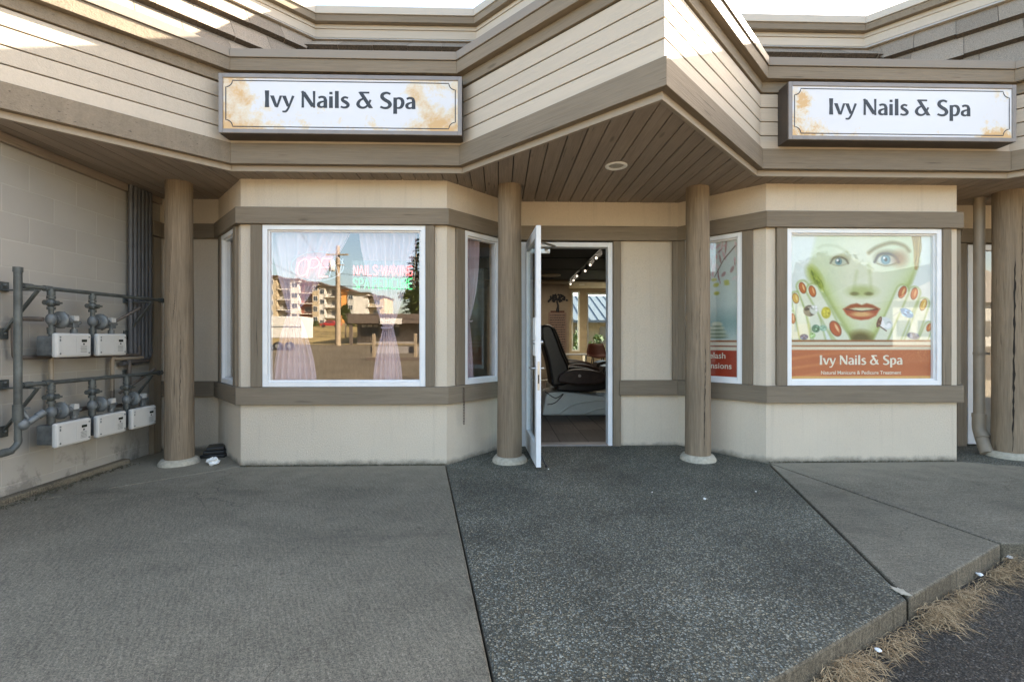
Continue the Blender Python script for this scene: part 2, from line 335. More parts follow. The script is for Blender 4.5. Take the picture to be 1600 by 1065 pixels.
# ------------------------------------------------------------------ mesh builder
class MB:
    n = 0
    def __init__(s): s.v = []; s.f = []; s.mi = []; s.ax = []; s.id = []; s.uv = {}; s.sm = []
    def piece(s): MB.n += 1; return MB.n
    def face(s, idx, mi=0, ax=None, pid=0, uv=None, sm=False):
        if uv: s.uv[len(s.f)] = uv
        s.f.append(tuple(idx)); s.mi.append(mi); s.ax.append(ax); s.id.append(pid); s.sm.append(sm)
    def add(s, pts, faces, mi=0, ax=None, M4=None, sm=False, uvs=None):
        b = len(s.v); pid = s.piece()
        s.v += [tuple(M4 @ Vector(p)) if M4 is not None else tuple(p) for p in pts]
        a = None
        if ax is not None: a = (M4.to_3x3() @ Vector(ax)) if M4 is not None else Vector(ax)
        for k, f in enumerate(faces): s.face([b + i for i in f], mi, a, pid, uvs[k] if uvs else None, sm)
        return s
    def box(s, x0, x1, y0, y1, z0, z1, mi=0, M4=None, ax=None, skip=()):
        p = [(x0, y0, z0), (x1, y0, z0), (x1, y1, z0), (x0, y1, z0), (x0, y0, z1), (x1, y0, z1), (x1, y1, z1), (x0, y1, z1)]
        f = [(0, 3, 2, 1), (4, 5, 6, 7), (0, 1, 5, 4), (1, 2, 6, 5), (2, 3, 7, 6), (3, 0, 4, 7)]
        if ax is None:
            d = (abs(x1 - x0), abs(y1 - y0), abs(z1 - z0)); k = d.index(max(d)); ax = [(1, 0, 0), (0, 1, 0), (0, 0, 1)][k]
        return s.add(p, [q for i, q in enumerate(f) if i not in skip], mi, ax, M4)
    def prism(s, poly, z0, z1, mi=0, M4=None, ax=(1, 0, 0), side=None):
        n = len(poly); a = sum(poly[i][0] * poly[(i + 1) % n][1] - poly[(i + 1) % n][0] * poly[i][1] for i in range(n))
        if a < 0: poly = poly[::-1]
        p = [(x, y, z0) for x, y in poly] + [(x, y, z1) for x, y in poly]
        f = [tuple(range(n))[::-1], tuple(range(n, 2 * n))] + [(i, (i + 1) % n, n + (i + 1) % n, n + i) for i in range(n)]
        s.add(p, f, mi, ax, M4)
        if side is not None:
            for k in range(n): s.mi[-1 - k] = side
        return s
    def tube(s, pts, r, seg=12, mi=0, caps=True, sm=True, M4=None):
        pts = [Vector(p) for p in pts]; n = len(pts)
        rr = r if isinstance(r, (list, tuple)) else [r] * n
        vs = []; up = None
        for i, p in enumerate(pts):
            t = (pts[min(i + 1, n - 1)] - pts[max(i - 1, 0)]).normalized()
            if up is None:
                up = Vector((0, 0, 1)) if abs(t.z) < 0.9 else Vector((1, 0, 0))
            if abs(t.dot(up)) > 0.93: up = Vector((0, 1, 0)) if abs(t.y) < 0.8 else Vector((1, 0, 0))
            a = t.cross(up).normalized(); b = a.cross(t).normalized(); up = b
            for k in range(seg):
                th = 2 * math.pi * k / seg
                vs.append(p + (a * math.cos(th) + b * math.sin(th)) * rr[i])
        fs = []
        for i in range(n - 1):
            for k in range(seg):
                fs.append((i * seg + k, (i + 1) * seg + k, (i + 1) * seg + (k + 1) % seg, i * seg + (k + 1) % seg))
        b0 = len(s.f)
        s.add(vs, fs, mi, None, M4, sm)
        if caps:
            s.add(vs[:seg], [tuple(range(seg))], mi, None, M4)
            s.add(vs[-seg:], [tuple(range(seg))[::-1]], mi, None, M4)
        return s
    def lathe(s, prof, seg=24, mi=0, M4=None, sm=True, wob=None):
        vs = []; fs = []; uvs = []; n = len(prof)
        for i, (r, z) in enumerate(prof):
            for k in range(seg):
                th = 2 * math.pi * k / seg
                q = r * (wob(th, z) if wob else 1)
                vs.append((q * math.cos(th), q * math.sin(th), z))
        for i in range(n - 1):
            for k in range(seg):
                fs.append((i * seg + k, i * seg + (k + 1) % seg, (i + 1) * seg + (k + 1) % seg, (i + 1) * seg + k))
                a0, a1 = k / seg * 0.7, (k + 1) / seg * 0.7
                uvs.append([(prof[i][1], a0), (prof[i][1], a1), (prof[i + 1][1], a1), (prof[i + 1][1], a0)])
        s.add(vs, fs, mi, None, M4, sm, uvs)
        for i, rev in ((0, True), (n - 1, False)):
            if prof[i][0] > 1e-4:
                ring = vs[i * seg:(i + 1) * seg]
                s.add(ring, [tuple(range(seg))[::-1] if rev else tuple(range(seg))], mi, None, M4)
        return s
    def sphere(s, c, r, mi=0, seg=8, M4=None):
        if not isinstance(r, (tuple, list)): r = (r, r, r)
        prof = [(max(1e-5, math.sin(math.pi * i / (seg // 2 + 2))), -math.cos(math.pi * i / (seg // 2 + 2))) for i in range(seg // 2 + 3)]
        m = Matrix.Translation(Vector(c)) @ Matrix.Diagonal((r[0], r[1], r[2], 1))
        return s.lathe(prof, seg, mi, (M4 @ m) if M4 is not None else m)
    def sweep(s, path, prof, mi=0, closed_path=False):
        # path: [(x, y)] left to right, the outside on the viewer's side; prof: closed [(outward, z)]
        n = len(path); V2 = [Vector((p[0], p[1])) for p in path]
        nr = []
        for i in range(n - 1):
            d = (V2[i + 1] - V2[i]).normalized(); nr.append(Vector((d.y, -d.x)))
        mit = []
        for i in range(n):
            if i == 0: mit.append(nr[0])
            elif i == n - 1: mit.append(nr[-1])
            else:
                b = nr[i - 1] + nr[i]; mit.append(b / (1 + nr[i - 1].dot(nr[i])))
        k = len(prof)
        for i in range(n - 1):
            pts = []
            for j in (i, i + 1):
                for o, z in prof:
                    q = V2[j] + mit[j] * o; pts.append((q.x, q.y, z))
            d = (V2[i + 1] - V2[i]).normalized()
            fs = [(a, (a + 1) % k, k + (a + 1) % k, k + a) for a in range(k)] + [tuple(range(k))[::-1], tuple(range(k, 2 * k))]
            s.add(pts, fs, mi, (d.x, d.y, 0))
        return s
    def build(s, name, mats, parent=None, bevel=0, loc=None, fix=True):
        if not isinstance(mats, (list, tuple)): mats = [mats]
        off = Vector((0, 0, 0)); q = parent
        while q is not None: off += q.location; q = q.parent
        if loc is not None: off += Vector(loc)
        me = bpy.data.meshes.new(name)
        me.from_pydata([Vector(p) - off for p in s.v], [], s.f)
        for m in mats: me.materials.append(m)
        me.polygons.foreach_set('material_index', s.mi); me.polygons.foreach_set('use_smooth', s.sm)
        uvl = me.uv_layers.new(name='UVMap')
        for i, pl in enumerate(me.polygons):
            ou = (s.id[i] % 997) * 50.0
            if i in s.uv:
                for li, uvv in zip(pl.loop_indices, s.uv[i]): uvl.data[li].uv = (uvv[0] + (ou if fix else 0), uvv[1] + (s.id[i] % 37 * 0.37 if fix else 0))
                continue
            nrm = pl.normal; a = s.ax[i]
            a = Vector(a) if a is not None else Vector((0, 0, 1))
            if abs(a.normalized().dot(nrm)) > 0.9: a = Vector((0.3, 1, 0.2)) if abs(nrm.y) < 0.9 else Vector((1, 0, 0.1))
            a = (a - nrm * a.dot(nrm)).normalized(); b = nrm.cross(a)
            for li in pl.loop_indices:
                co = Vector(s.v[me.loops[li].vertex_index])
                u = co.dot(a)
                uvl.data[li].uv = ((u % 40.0) + ou, co.dot(b) + s.id[i] % 37 * 0.37)
        ob = bpy.data.objects.new(name, me); COL.objects.link(ob)
        if parent is not None: ob.parent = parent
        if loc is not None: ob.location = loc
        if bevel:
            bv = ob.modifiers.new('Bevel', 'BEVEL'); bv.width = bevel; bv.segments = 2; bv.limit_method = 'ANGLE'; bv.angle_limit = R(40); bv.harden_normals = False
        return ob

def tag(o, label, cat, group=None):
    o['label'] = label; o['category'] = cat
    if group: o['group'] = group
    return o
def thing(name, loc, label, cat, group=None, rz=0):
    o = bpy.data.objects.new(name, None); COL.objects.link(o); o.location = loc; o.rotation_euler = (0, 0, rz); o.empty_display_size = 0.2
    return tag(o, label, cat, group)
def structure(o): o['kind'] = 'structure'; return o
def copy_tree(o, parent=None):
    c = o.copy(); COL.objects.link(c); c.parent = parent
    for ch in list(o.children): copy_tree(ch, c)
    return c
def frame_m(p0, p1):                          # local x along the wall, y into the building, z up
    d = Vector((p1[0] - p0[0], p1[1] - p0[1], 0)).normalized()
    return Matrix(((d.x, -d.y, 0, p0[0]), (d.y, d.x, 0, p0[1]), (0, 0, 1, 0), (0, 0, 0, 1)))
def crom(pts, k=6):                           # smooth curve through points
    if len(pts) < 3: return [tuple(p) for p in pts]
    P = [Vector(p) for p in pts]; P = [2 * P[0] - P[1]] + P + [2 * P[-1] - P[-2]]; out = []
    for i in range(1, len(P) - 2):
        for j in range(k):
            t = j / k; a, b, c, d = P[i - 1], P[i], P[i + 1], P[i + 2]
            out.append(tuple(0.5 * ((2 * b) + (c - a) * t + (2 * a - 5 * b + 4 * c - d) * t * t + (3 * b - a - 3 * c + d) * t ** 3)))
    out.append(tuple(P[-2])); return out

# ------------------------------------------------------------------ lettering
GLY = {   # advance, strokes (points, widths, smooth)
 'I': (0.30, [([(0.13, 0), (0.13, 0.5), (0.13, 1)], [0.22, 0.185, 0.22], 0)]),
 'v': (0.60, [([(0.08, 0.70), (0.30, 0.02)], [0.19, 0.15], 0), ([(0.53, 0.70), (0.33, 0.0)], [0.13, 0.10], 0)]),
 'y': (0.62, [([(0.08, 0.70), (0.30, 0.05)], [0.19, 0.15], 0), ([(0.55, 0.70), (0.36, 0.12), (0.26, -0.12), (0.16, -0.24), (0.0, -0.24)], [0.13, 0.11, 0.11, 0.12, 0.10], 1)]),
 'N': (0.80, [([(0.09, 0), (0.09, 1)], [0.13, 0.11], 0), ([(0.10, 0.95), (0.62, 0.05)], [0.20, 0.20], 0), ([(0.66, 0), (0.66, 1)], [0.10, 0.13], 0)]),
 'a': (0.58, [([(0.08, 0.60), (0.22, 0.66), (0.38, 0.62), (0.43, 0.46)], [0.12, 0.13, 0.15, 0.17], 1), ([(0.43, 0.5), (0.43, 0.0)], [0.18, 0.19], 0),
              ([(0.42, 0.40), (0.24, 0.36), (0.10, 0.26), (0.10, 0.11), (0.22, 0.05), (0.34, 0.09), (0.42, 0.2)], [0.09, 0.11, 0.16, 0.16, 0.12, 0.08, 0.06], 1)]),
 'i': (0.30, [([(0.13, 0), (0.13, 0.70)], [0.20, 0.18], 0), ([(0.05, 0.89), (0.21, 0.89)], [0.15, 0.15], 0)]),
 'l': (0.30, [([(0.13, 0), (0.13, 1.02)], [0.20, 0.19], 0)]),
 's': (0.50, [([(0.40, 0.61), (0.24, 0.655), (0.12, 0.57), (0.14, 0.45), (0.30, 0.34), (0.40, 0.21), (0.34, 0.08), (0.18, 0.04), (0.03, 0.09)], [0.11, 0.12, 0.15, 0.17, 0.19, 0.17, 0.14, 0.12, 0.11], 1)]),
 '&': (0.86, [([(0.16, 0.95), (0.66, 0.95)], [0.11, 0.11], 0), ([(0.20, 0.98), (0.74, 0.02)], [0.19, 0.19], 0),
              ([(0.36, 0.60), (0.16, 0.46), (0.08, 0.24), (0.20, 0.07), (0.42, 0.06), (0.60, 0.24), (0.72, 0.52)], [0.10, 0.14, 0.18, 0.15, 0.12, 0.11, 0.11], 1)]),
 'S': (0.66, [([(0.55, 0.88), (0.36, 0.955), (0.16, 0.87), (0.13, 0.68), (0.28, 0.52), (0.46, 0.40), (0.53, 0.23), (0.42, 0.07), (0.22, 0.045), (0.04, 0.12)], [0.12, 0.13, 0.17, 0.19, 0.20, 0.20, 0.19, 0.15, 0.13, 0.12], 1)]),
 'p': (0.64, [([(0.13, -0.30), (0.13, 0.68)], [0.20, 0.18], 0), ([(0.14, 0.52), (0.28, 0.64), (0.46, 0.58), (0.52, 0.36), (0.44, 0.12), (0.28, 0.05), (0.15, 0.10)], [0.08, 0.12, 0.17, 0.18, 0.16, 0.11, 0.07], 1)]),
 ' ': (0.32, []),
}
def lettering(mb, text, x, z, h, M4, depth=-0.0008, mi=0, centre=True, xs=1.17):
    w = sum(GLY[c][0] for c in text) * h * xs
    if centre: x -= w / 2
    lay = 0
    for ch in text:
        adv, st = GLY[ch]
        for pts, wd, smo in st:
            lay = (lay + 1) % 4
            if smo:
                q = crom([(p[0], p[1], w_) for p, w_ in zip(pts, wd)], 5)
            else: q = [(p[0], p[1], w_) for p, w_ in zip(pts, wd)]
            L = []; n = len(q)
            for i in range(n):
                a = Vector(q[max(0, i - 1)][:2]); b = Vector(q[min(n - 1, i + 1)][:2]); t = (b - a).normalized(); nn = Vector((-t.y, t.x)) * q[i][2] / 2
                if abs(t.y) > 0.3 and not smo and i in (0, n - 1): nn = Vector((math.copysign(1, nn.x) * q[i][2] / 2 / max(0.5, abs(t.y)), 0))
                c = Vector(q[i][:2]); L.append((c + nn, c - nn))
            pts3 = []; y = depth - lay * 0.0003
            for a, b in L: pts3 += [(x + a.x * h * xs, y, z + a.y * h), (x + b.x * h * xs, y, z + b.y * h)]
            mb.add(pts3, [(2 * i, 2 * i + 1, 2 * i + 3, 2 * i + 2) for i in range(n - 1)], mi, None, M4)
        x += adv * h * xs
    return w
def font_text(mb, text, x, z, size, M4, depth=-0.0008, mi=0, weight=0.0):
    cu = bpy.data.curves.new('lettering', 'FONT'); cu.body = text; cu.size = size; cu.align_x = 'CENTER'; cu.offset = weight * size; cu.resolution_u = 3
    ob = bpy.data.objects.new('lettering', cu); COL.objects.link(ob)
    dg = bpy.context.evaluated_depsgraph_get(); me = ob.evaluated_get(dg).to_mesh()
    pts = [(x + v.co.x, depth, z + v.co.y) for v in me.vertices]; fs = [tuple(p.vertices) for p in me.polygons]
    mb.add(pts, fs, mi, None, M4)
    bpy.data.objects.remove(ob); bpy.data.curves.remove(cu)
STK = {'O': [[(0.3, 1), (0.08, 0.8), (0.05, 0.45), (0.15, 0.1), (0.32, 0), (0.52, 0.15), (0.57, 0.5), (0.5, 0.88), (0.3, 1)]], 'P': [[(0.05, 0), (0.05, 1), (0.35, 1), (0.5, 0.85), (0.5, 0.65), (0.35, 0.48), (0.05, 0.48)]],
 'E': [[(0.5, 1), (0.05, 1), (0.05, 0), (0.5, 0)], [(0.05, 0.52), (0.42, 0.52)]], 'N': [[(0.05, 0), (0.05, 1), (0.5, 0), (0.5, 1)]], 'A': [[(0, 0), (0.28, 1), (0.56, 0)], [(0.1, 0.35), (0.46, 0.35)]],
 'I': [[(0.1, 0), (0.1, 1)]], 'L': [[(0.05, 1), (0.05, 0), (0.45, 0)]], 'S': [[(0.48, 0.85), (0.35, 1), (0.15, 1), (0.05, 0.85), (0.08, 0.62), (0.42, 0.42), (0.5, 0.2), (0.38, 0), (0.15, 0), (0.03, 0.15)]],
 '-': [[(0.05, 0.5), (0.3, 0.5)]], 'W': [[(0, 1), (0.16, 0), (0.34, 0.8), (0.52, 0), (0.68, 1)]], 'X': [[(0, 0), (0.5, 1)], [(0, 1), (0.5, 0)]], 'G': [[(0.5, 0.85), (0.35, 1), (0.15, 1), (0.03, 0.75), (0.03, 0.25), (0.15, 0), (0.38, 0), (0.5, 0.15), (0.5, 0.45), (0.3, 0.45)]],
 'D': [[(0.05, 0), (0.05, 1), (0.3, 1), (0.5, 0.75), (0.5, 0.25), (0.3, 0), (0.05, 0)]], 'C': [[(0.5, 0.85), (0.35, 1), (0.15, 1), (0.03, 0.75), (0.03, 0.25), (0.15, 0), (0.38, 0), (0.5, 0.15)]],
 'U': [[(0.05, 1), (0.05, 0.2), (0.18, 0), (0.38, 0), (0.5, 0.2), (0.5, 1)]], 'R': [[(0.05, 0), (0.05, 1), (0.35, 1), (0.5, 0.85), (0.5, 0.65), (0.35, 0.5), (0.05, 0.5)], [(0.28, 0.5), (0.52, 0)]], ' ': []}
def neon_word(mb, text, x0, x1, z0, h, y, r, mi=0, slant=0.0):
    adv = [0.32 if c in 'I -' else (0.8 if c == 'W' else 0.66) for c in text]; tot = sum(adv) - 0.1; sx = (x1 - x0) / tot; x = x0
    for c, a in zip(text, adv):
        for st in STK[c]:
            q = [(x + px * sx + slant * pz * h, y, z0 + pz * h) for px, pz in st]
            for a_, b_ in zip(q, q[1:]): mb.tube([a_, b_], r, 6, mi)
        x += a * sx

# ------------------------------------------------------------------ the setting: ground
YF, YR = 4.47, 5.127
ground = MB(); ground.box(-900, 900, 5.6, 1500, -0.6, -0.06); structure(ground.build('ground', M['soil']))
ASPH = -0.105
near = MB(); near.add([(-60, 5.5, ASPH), (60, 5.5, ASPH), (60, 0.2, ASPH), (-60, 0.2, ASPH)], [(0, 3, 2, 1)])
structure(near.build('asphalt_driveway', M['asphalt']))
ap = MB(); ap.add([(-60, 0.2, ASPH + 0.003), (60, 0.2, ASPH + 0.003), (60, -4.2, ASPH + 0.003), (-60, -4.2, ASPH + 0.003)], [(0, 3, 2, 1)]); structure(ap.build('bounce_apron', M['bounce']))  # unseen pale strip, added to bounce warm sunlight up under the canopy
far = MB(); far.add([(-160, 0.2, ASPH), (160, 0.2, ASPH), (160, -6, ASPH), (-160, -6, ASPH), (160, -42, 0.62), (-160, -42, 0.62)], [(0, 3, 2, 1), (3, 5, 4, 2)])
structure(far.build('parking_lot', M['lot']))
hill = MB(); hill.add([(-220, -42, 0.62), (220, -42, 0.62), (220, -132, 5.9), (-220, -132, 5.9), (900, -1200, 8), (-900, -1200, 8)], [(0, 3, 2, 1), (3, 5, 4, 2)])
structure(hill.build('hillside', M['dry_grass']))
KT = -0.12
# kerb line: (-12,1.1) (0,1.13) (1.864,2.106) (2.90,2.66) (30,2.66)
g = 0.004
mb = MB(); mb.prism([(-12, 1.12), (-0.02, 1.12), (-0.02 - g, 1.63), (-0.498 - g, 4.43), (-0.51, 5.0), (-2.396, 5.0), (-2.396, 4.455), (-3.62, 3.375), (-12, 3.375)], -0.2, 0.0, side=1)
mb.prism([(-2.404, 5.0), (-2.404, 4.46), (-3.616, 3.386), (-12, 3.386), (-12, 5.2), (-2.404, 5.2)], -0.2, 0.001, side=1)
structure(mb.build('concrete_sidewalk', [M['concrete'], M['curb']], bevel=0.008))
mb = MB(); mb.prism([(-0.02 + g, 1.12), (0.0, 1.12), (1.855, 2.106), (2.57, 4.47), (2.57, 5.1), (-0.5, 5.1), (-0.498 + g, 4.43), (-0.02 + g, 1.63)], -0.2, -0.003, side=1)
mb.add([(-0.55, 4.50, -0.002), (2.60, 4.50, -0.002), (2.60, 5.3, 0.034), (-0.55, 5.3, 0.034)], [(0, 1, 2, 3)])
structure(mb.build('aggregate_walkway', [M['aggregate'], M['curb']], bevel=0.012))
mb = MB(); mb.prism([(1.868, 2.112), (2.893, 2.657), (2.575, 4.44)], -0.2, 0.0, side=1)
structure(mb.build('concrete_paving', [M['concrete2'], M['curb']], bevel=0.010))
mb = MB(); mb.prism([(2.905, 2.66), (30, 2.66), (30, 4.1), (5.4, 4.1), (5.0, 4.22), (4.45, 4.46), (2.585, 4.46)], -0.2, 0.001, side=1)
structure(mb.build('paved_sidewalk', [M['concrete2'], M['curb']], bevel=0.010))
mb = MB(); mb.prism([(4.46, 4.464), (5.005, 4.226), (5.4, 4.106), (30, 4.106), (30, 5.2), (4.46, 5.2)], -0.2, -0.004)
structure(mb.build('aggregate_paving', M['aggregate']))

# ------------------------------------------------------------------ the shop building
shop = thing('shop_building', (1.0, 4.47, 0), 'cream stucco and taupe timber shopfront with zigzag sided canopy and open entrance door', 'building')
# plan of the stucco wall
WALL = [(-3.6, YR), (-2.99, YR), (-2.402, YF), (-0.493, YF), (0.095, YR), (1.955, YR), (2.556, YF), (4.43, YF), (5.04, YR), (7.9, YR)]
def band(path, o0, o1, z0, z1): return [(o1, z0), (o0, z0), (o0, z1), (o1, z1)][::-1]
mb = MB()
mb.sweep(WALL[:5] + [(0.225, YR)], band(0, 0, -0.14, -0.05, 0.60))
mb.sweep([(1.29, YR)] + WALL[5:9] + [(5.15, YR)], band(0, 0, -0.14, -0.05, 0.60))
mb.sweep(WALL, band(0, 0, -0.14, 2.36, 2.72))
def pier(p0, p1, a, b, mbx=None):
    (mbx or mb).box(a, b, 0.0, 0.14, 0.59, 2.37, 0, frame_m(p0, p1), (1, 0, 0))
LF = (WALL[1], WALL[2]); FF = (WALL[2], WALL[3]); RF = (WALL[3], WALL[4]); LF2 = (WALL[5], WALL[6]); FF2 = (WALL[6], WALL[7]); RF2 = (WALL[7], WALL[8])
flen = lambda s: math.hypot(s[1][0] - s[0][0], s[1][1] - s[0][1])
WX0, WX1 = -2.196 + 2.402, -0.690 + 2.402             # front window in local wall metres
pier(WALL[0], WALL[1], -0.0, 0.61)
pier(*LF, 0.0, flen(LF) - 0.68); pier(*LF, flen(LF) - 0.165, flen(LF))
pier(*FF, 0.0, WX0 - 0.01); pier(*FF, WX1 + 0.01, flen(FF))
pier(*RF, 0.0, 0.165); pier(*RF, 0.74, flen(RF))
pier(WALL[4], WALL[5], 0.0, 0.13); pier(WALL[4], WALL[5], 1.195, flen((WALL[4], WALL[5])))
pier(*LF2, 0.0, flen(LF2) - 0.74); pier(*LF2, flen(LF2) - 0.165, flen(LF2))
V0, V1 = 2.749 - 2.556, 4.237 - 2.556
pier(*FF2, 0.0, V0 - 0.01); pier(*FF2, V1 + 0.01, flen(FF2))
pier(*RF2, 0.0, flen(RF2))
mb.build('wall', M['stucco'], shop)
# horizontal beams and boards
mb = MB()
def board_prof(o, z0, z1, back=-0.02): return [(back, z0), (back, z1), (o, z1), (o, z0)]
mb.sweep(WALL, board_prof(0.05, 2.247, 2.400))
mb.build('window_beam', M['trim'], shop, 0.004)
mb = MB()
mb.sweep(WALL[:5], board_prof(0.05, 0.576, 0.737))
mb.build('sill_beam', M['trim'], shop, 0.004)
mb = MB()
mb.sweep([(1.30, YR)] + WALL[5:9], board_prof(0.05, 0.576, 0.737))
mb.build('sill_beam', M['trim'], shop, 0.004)
def post(seg, a, b, z0=0.739, z1=2.245, out=0.03):
    q = MB(); q.box(a, b, -out, 0.06, z0, z1, 0, frame_m(*seg)); return q.build('trim_post', M['trim'], shop, 0.004)
post(FF, WX0 - 0.104, WX0 - 0.002); post(FF, WX1 + 0.002, WX1 + 0.085)
post(LF, flen(LF) - 0.165, flen(LF) - 0.075); post(LF, flen(LF) - 0.76, flen(LF) - 0.675)
post(RF, 0.105, 0.212); post(RF, 0.745, 0.83)
post(LF2, flen(LF2) - 0.212, flen(LF2) - 0.115); post(LF2, 0.0, 0.09)
post(FF2, V0 - 0.104, V0 - 0.002); post(FF2, V1 + 0.03, V1 + 0.115)
post(RF2, 0.03, 0.11)
post((WALL[4], WALL[5]), 1.142, 1.225, 0.015); post((WALL[4], WALL[5]), 1.79, 1.86)
post((WALL[4], WALL[5]), 0.03, 0.128, 0.015)
post((WALL[8], WALL[9]), 0.02, 0.13, 0.0); post((WALL[8], WALL[9]), 1.12, 1.22, 0.0)
# windows
def window(seg, a, b, z0=0.739, z1=2.243, fw=0.045, gm='glass'):
    q = MB(); m4 = frame_m(*seg); A, B = a, b
    for x0, x1, w0, w1 in ((A, A + fw, z0, z1), (B - fw, B, z0, z1), (A + fw, B - fw, z0, z0 + fw), (A + fw, B - fw, z1 - fw, z1)):
        q.box(x0, x1, -0.018, 0.075, w0, w1, 0, m4)
    for x0, x1, w0, w1 in ((A + fw, A + fw + .016, z0 + fw, z1 - fw), (B - fw - .016, B - fw, z0 + fw, z1 - fw), (A + fw + .016, B - fw - .016, z0 + fw, z0 + fw + .016), (A + fw + .016, B - fw - .016, z1 - fw - .016, z1 - fw)):
        q.box(x0, x1, 0.006, 0.06, w0, w1, 0, m4)
    w = q.build('window', M['vinyl'], shop, 0.003)
    p = MB(); p.box(A + fw + .008, B - fw - .008, 0.020, 0.026, z0 + fw + .008, z1 - fw - .008, 0, m4)
    p.build('pane', M[gm], w); return w
window(FF, WX0, WX1)
window(LF, flen(LF) - 0.675, flen(LF) - 0.165)
window(RF, 0.213, 0.743)
window(LF2, 0.09, flen(LF2) - 0.213, gm='glass_poster')
window(FF2, V0, V1 + 0.028, gm='glass_poster')
# entrance: frame, threshold, leaf
mb = MB(); DX0, DX1, DZ = 0.235, 1.232, 2.232
for a, b, c, d in ((DX0, DX0 + 0.05, 0.02, DZ), (DX1 - 0.05, DX1, 0.02, DZ), (DX0 + 0.05, DX1 - 0.05, DZ - 0.05, DZ)):
    mb.box(a, b, YR - 0.01, YR + 0.10, c, d)
fr = mb.build('door_frame', M['alum'], shop, 0.003)
mb = MB(); mb.box(DX0 + 0.05, DX1 - 0.05, YR - 0.02, YR + 0.11, 0.012, 0.042); mb.build('threshold', M['signrim'], shop, 0.004)
hinge = Vector((0.305, 5.10, 0)); tip = Vector((0.356, 4.275, 0))
m4 = frame_m((tip.x, tip.y), (hinge.x, hinge.y)); L = (hinge - tip).length
# in this frame x runs from the free edge to the hinge, y points to +X side
mb = MB(); a, b = -0.022, 0.022; z0, z1 = 0.022, 2.212
mb.box(0, 0.095, a, b, z0, z1, 0, m4); mb.box(L - 0.075, L, a, b, z0, z1, 0, m4)
mb.box(0.095, L - 0.075, a, b, z0, z0 + 0.20, 0, m4); mb.box(0.095, L - 0.075, a, b, z1 - 0.10, z1, 0, m4)
leaf = mb.build('door', M['alum'], shop, 0.003)
mb = MB(); mb.box(0.09, L - 0.07, -0.004, 0.004, z0 + 0.19, z1 - 0.09, 0, m4); mb.build('pane', M['glass_door'], leaf)
mb = MB()
for k in (-1, 1):
    mb.tube([m4 @ Vector((0.045, k * 0.022, 0.915)), m4 @ Vector((0.045, k * 0.06, 0.915)), m4 @ Vector((0.15, k * 0.062, 0.915))], 0.009, 8)
    mb.build('handle', M['steel'], leaf); mb = MB()
    mb.tube([m4 @ Vector((0.045, k * 0.022, 1.155)), m4 @ Vector((0.045, k * 0.045, 1.155))], 0.02, 10); mb.build('lock_cylinder', M['steel'], leaf); mb = MB()
mb = MB(); mb.box(-0.002, 0.001, -0.010, 0.010, 0.72, 0.98, 0, m4); mb.box(-0.0035, -0.002, -0.006, 0.006, 0.78, 0.86, 1, m4); mb.build('latch_plate', [M['steel'], M['black']], leaf)
mb = MB(); mb.box(0.005, 0.16, 0.0225, 0.031, 1.03, 1.38, 0, m4); mb.build('push_panel', M['paper'], leaf)
mb = MB(); mb.box(0.30, 0.55, YR + 0.0, YR + 0.05, 2.115, 2.16); mb.tube([(0.5, YR - 0.02, 2.15), (0.58, YR - 0.20, 2.15), (0.345, YR - 0.45, 2.16)], 0.011, 6)
mb.build('door_closer', M['steel'], shop)
mb = MB(); mb.tube([(0.39, 4.40, 0.10), (0.43, 4.36, 0.012)], 0.008, 6); mb.sphere((0.432, 4.357, 0.014), 0.014); mb.build('door_stop', M['black'], leaf)

# canopy
LIP = [(-9.07, 4.24), (-7.07, 4.24), (-5.72, 2.9), (-5.04, 2.9), (-3.70, 2.90), (-2.36, 4.24), (-0.33, 4.24), (1.007, 2.90), (2.345, 4.24), (4.68, 4.24), (6.02, 2.90), (7.36, 4.24), (9.40, 4.24), (10.74, 2.90), (12.08, 4.24), (14.4, 4.24), (15.74, 2.9), (17.08, 4.24), (24, 4.24)]
LIP = [(-9.07, 4.24), (-5.04, 4.24)] + LIP[4:]
UP = [(-9.2, 5.5), (-4.83, 5.5), (-3.47, 4.137), (-2.11, 5.5), (-0.26, 5.5), (1.10, 4.137), (2.466, 5.5), (4.316, 5.5), (5.68, 4.137), (7.04, 5.5), (9.04, 5.5), (10.4, 4.137), (11.76, 5.5), (14.06, 5.5), (15.42, 4.137), (16.8, 5.5), (24, 5.5)]
def canopy_part(name, mat, profs, bevel=0.003, path=LIP):
    q = MB()
    for p in profs: q.sweep(path, p)
    return q.build(name, mat, shop, bevel)
canopy_part('soffit_lip', M['lip'], [board_prof(0.0, 2.662, 2.735, -0.03)])
canopy_part('lower_fascia', M['trim'], [board_prof(0.052, 2.712, 2.892)])
sid = []
for k in range(4):
    z = 2.893 + 0.1265 * k
    sid.append([(-0.02, z), (-0.02, z + 0.1262), (-0.004, z + 0.1262), (-0.004, z + 0.1185), (0.027, z + 0.1175), (0.030, z + 0.002), (0.028, z)])
canopy_part('siding', M['siding'], sid, 0.0)
canopy_part('frieze_board', M['trim'], [board_prof(0.044, 3.400, 3.495)])
canopy_part('upper_fascia', M['trim'], [board_prof(0.100, 3.4955, 3.603)])
canopy_part('cap_board', M['cap'], [board_prof(0.112, 3.606, 3.678)])
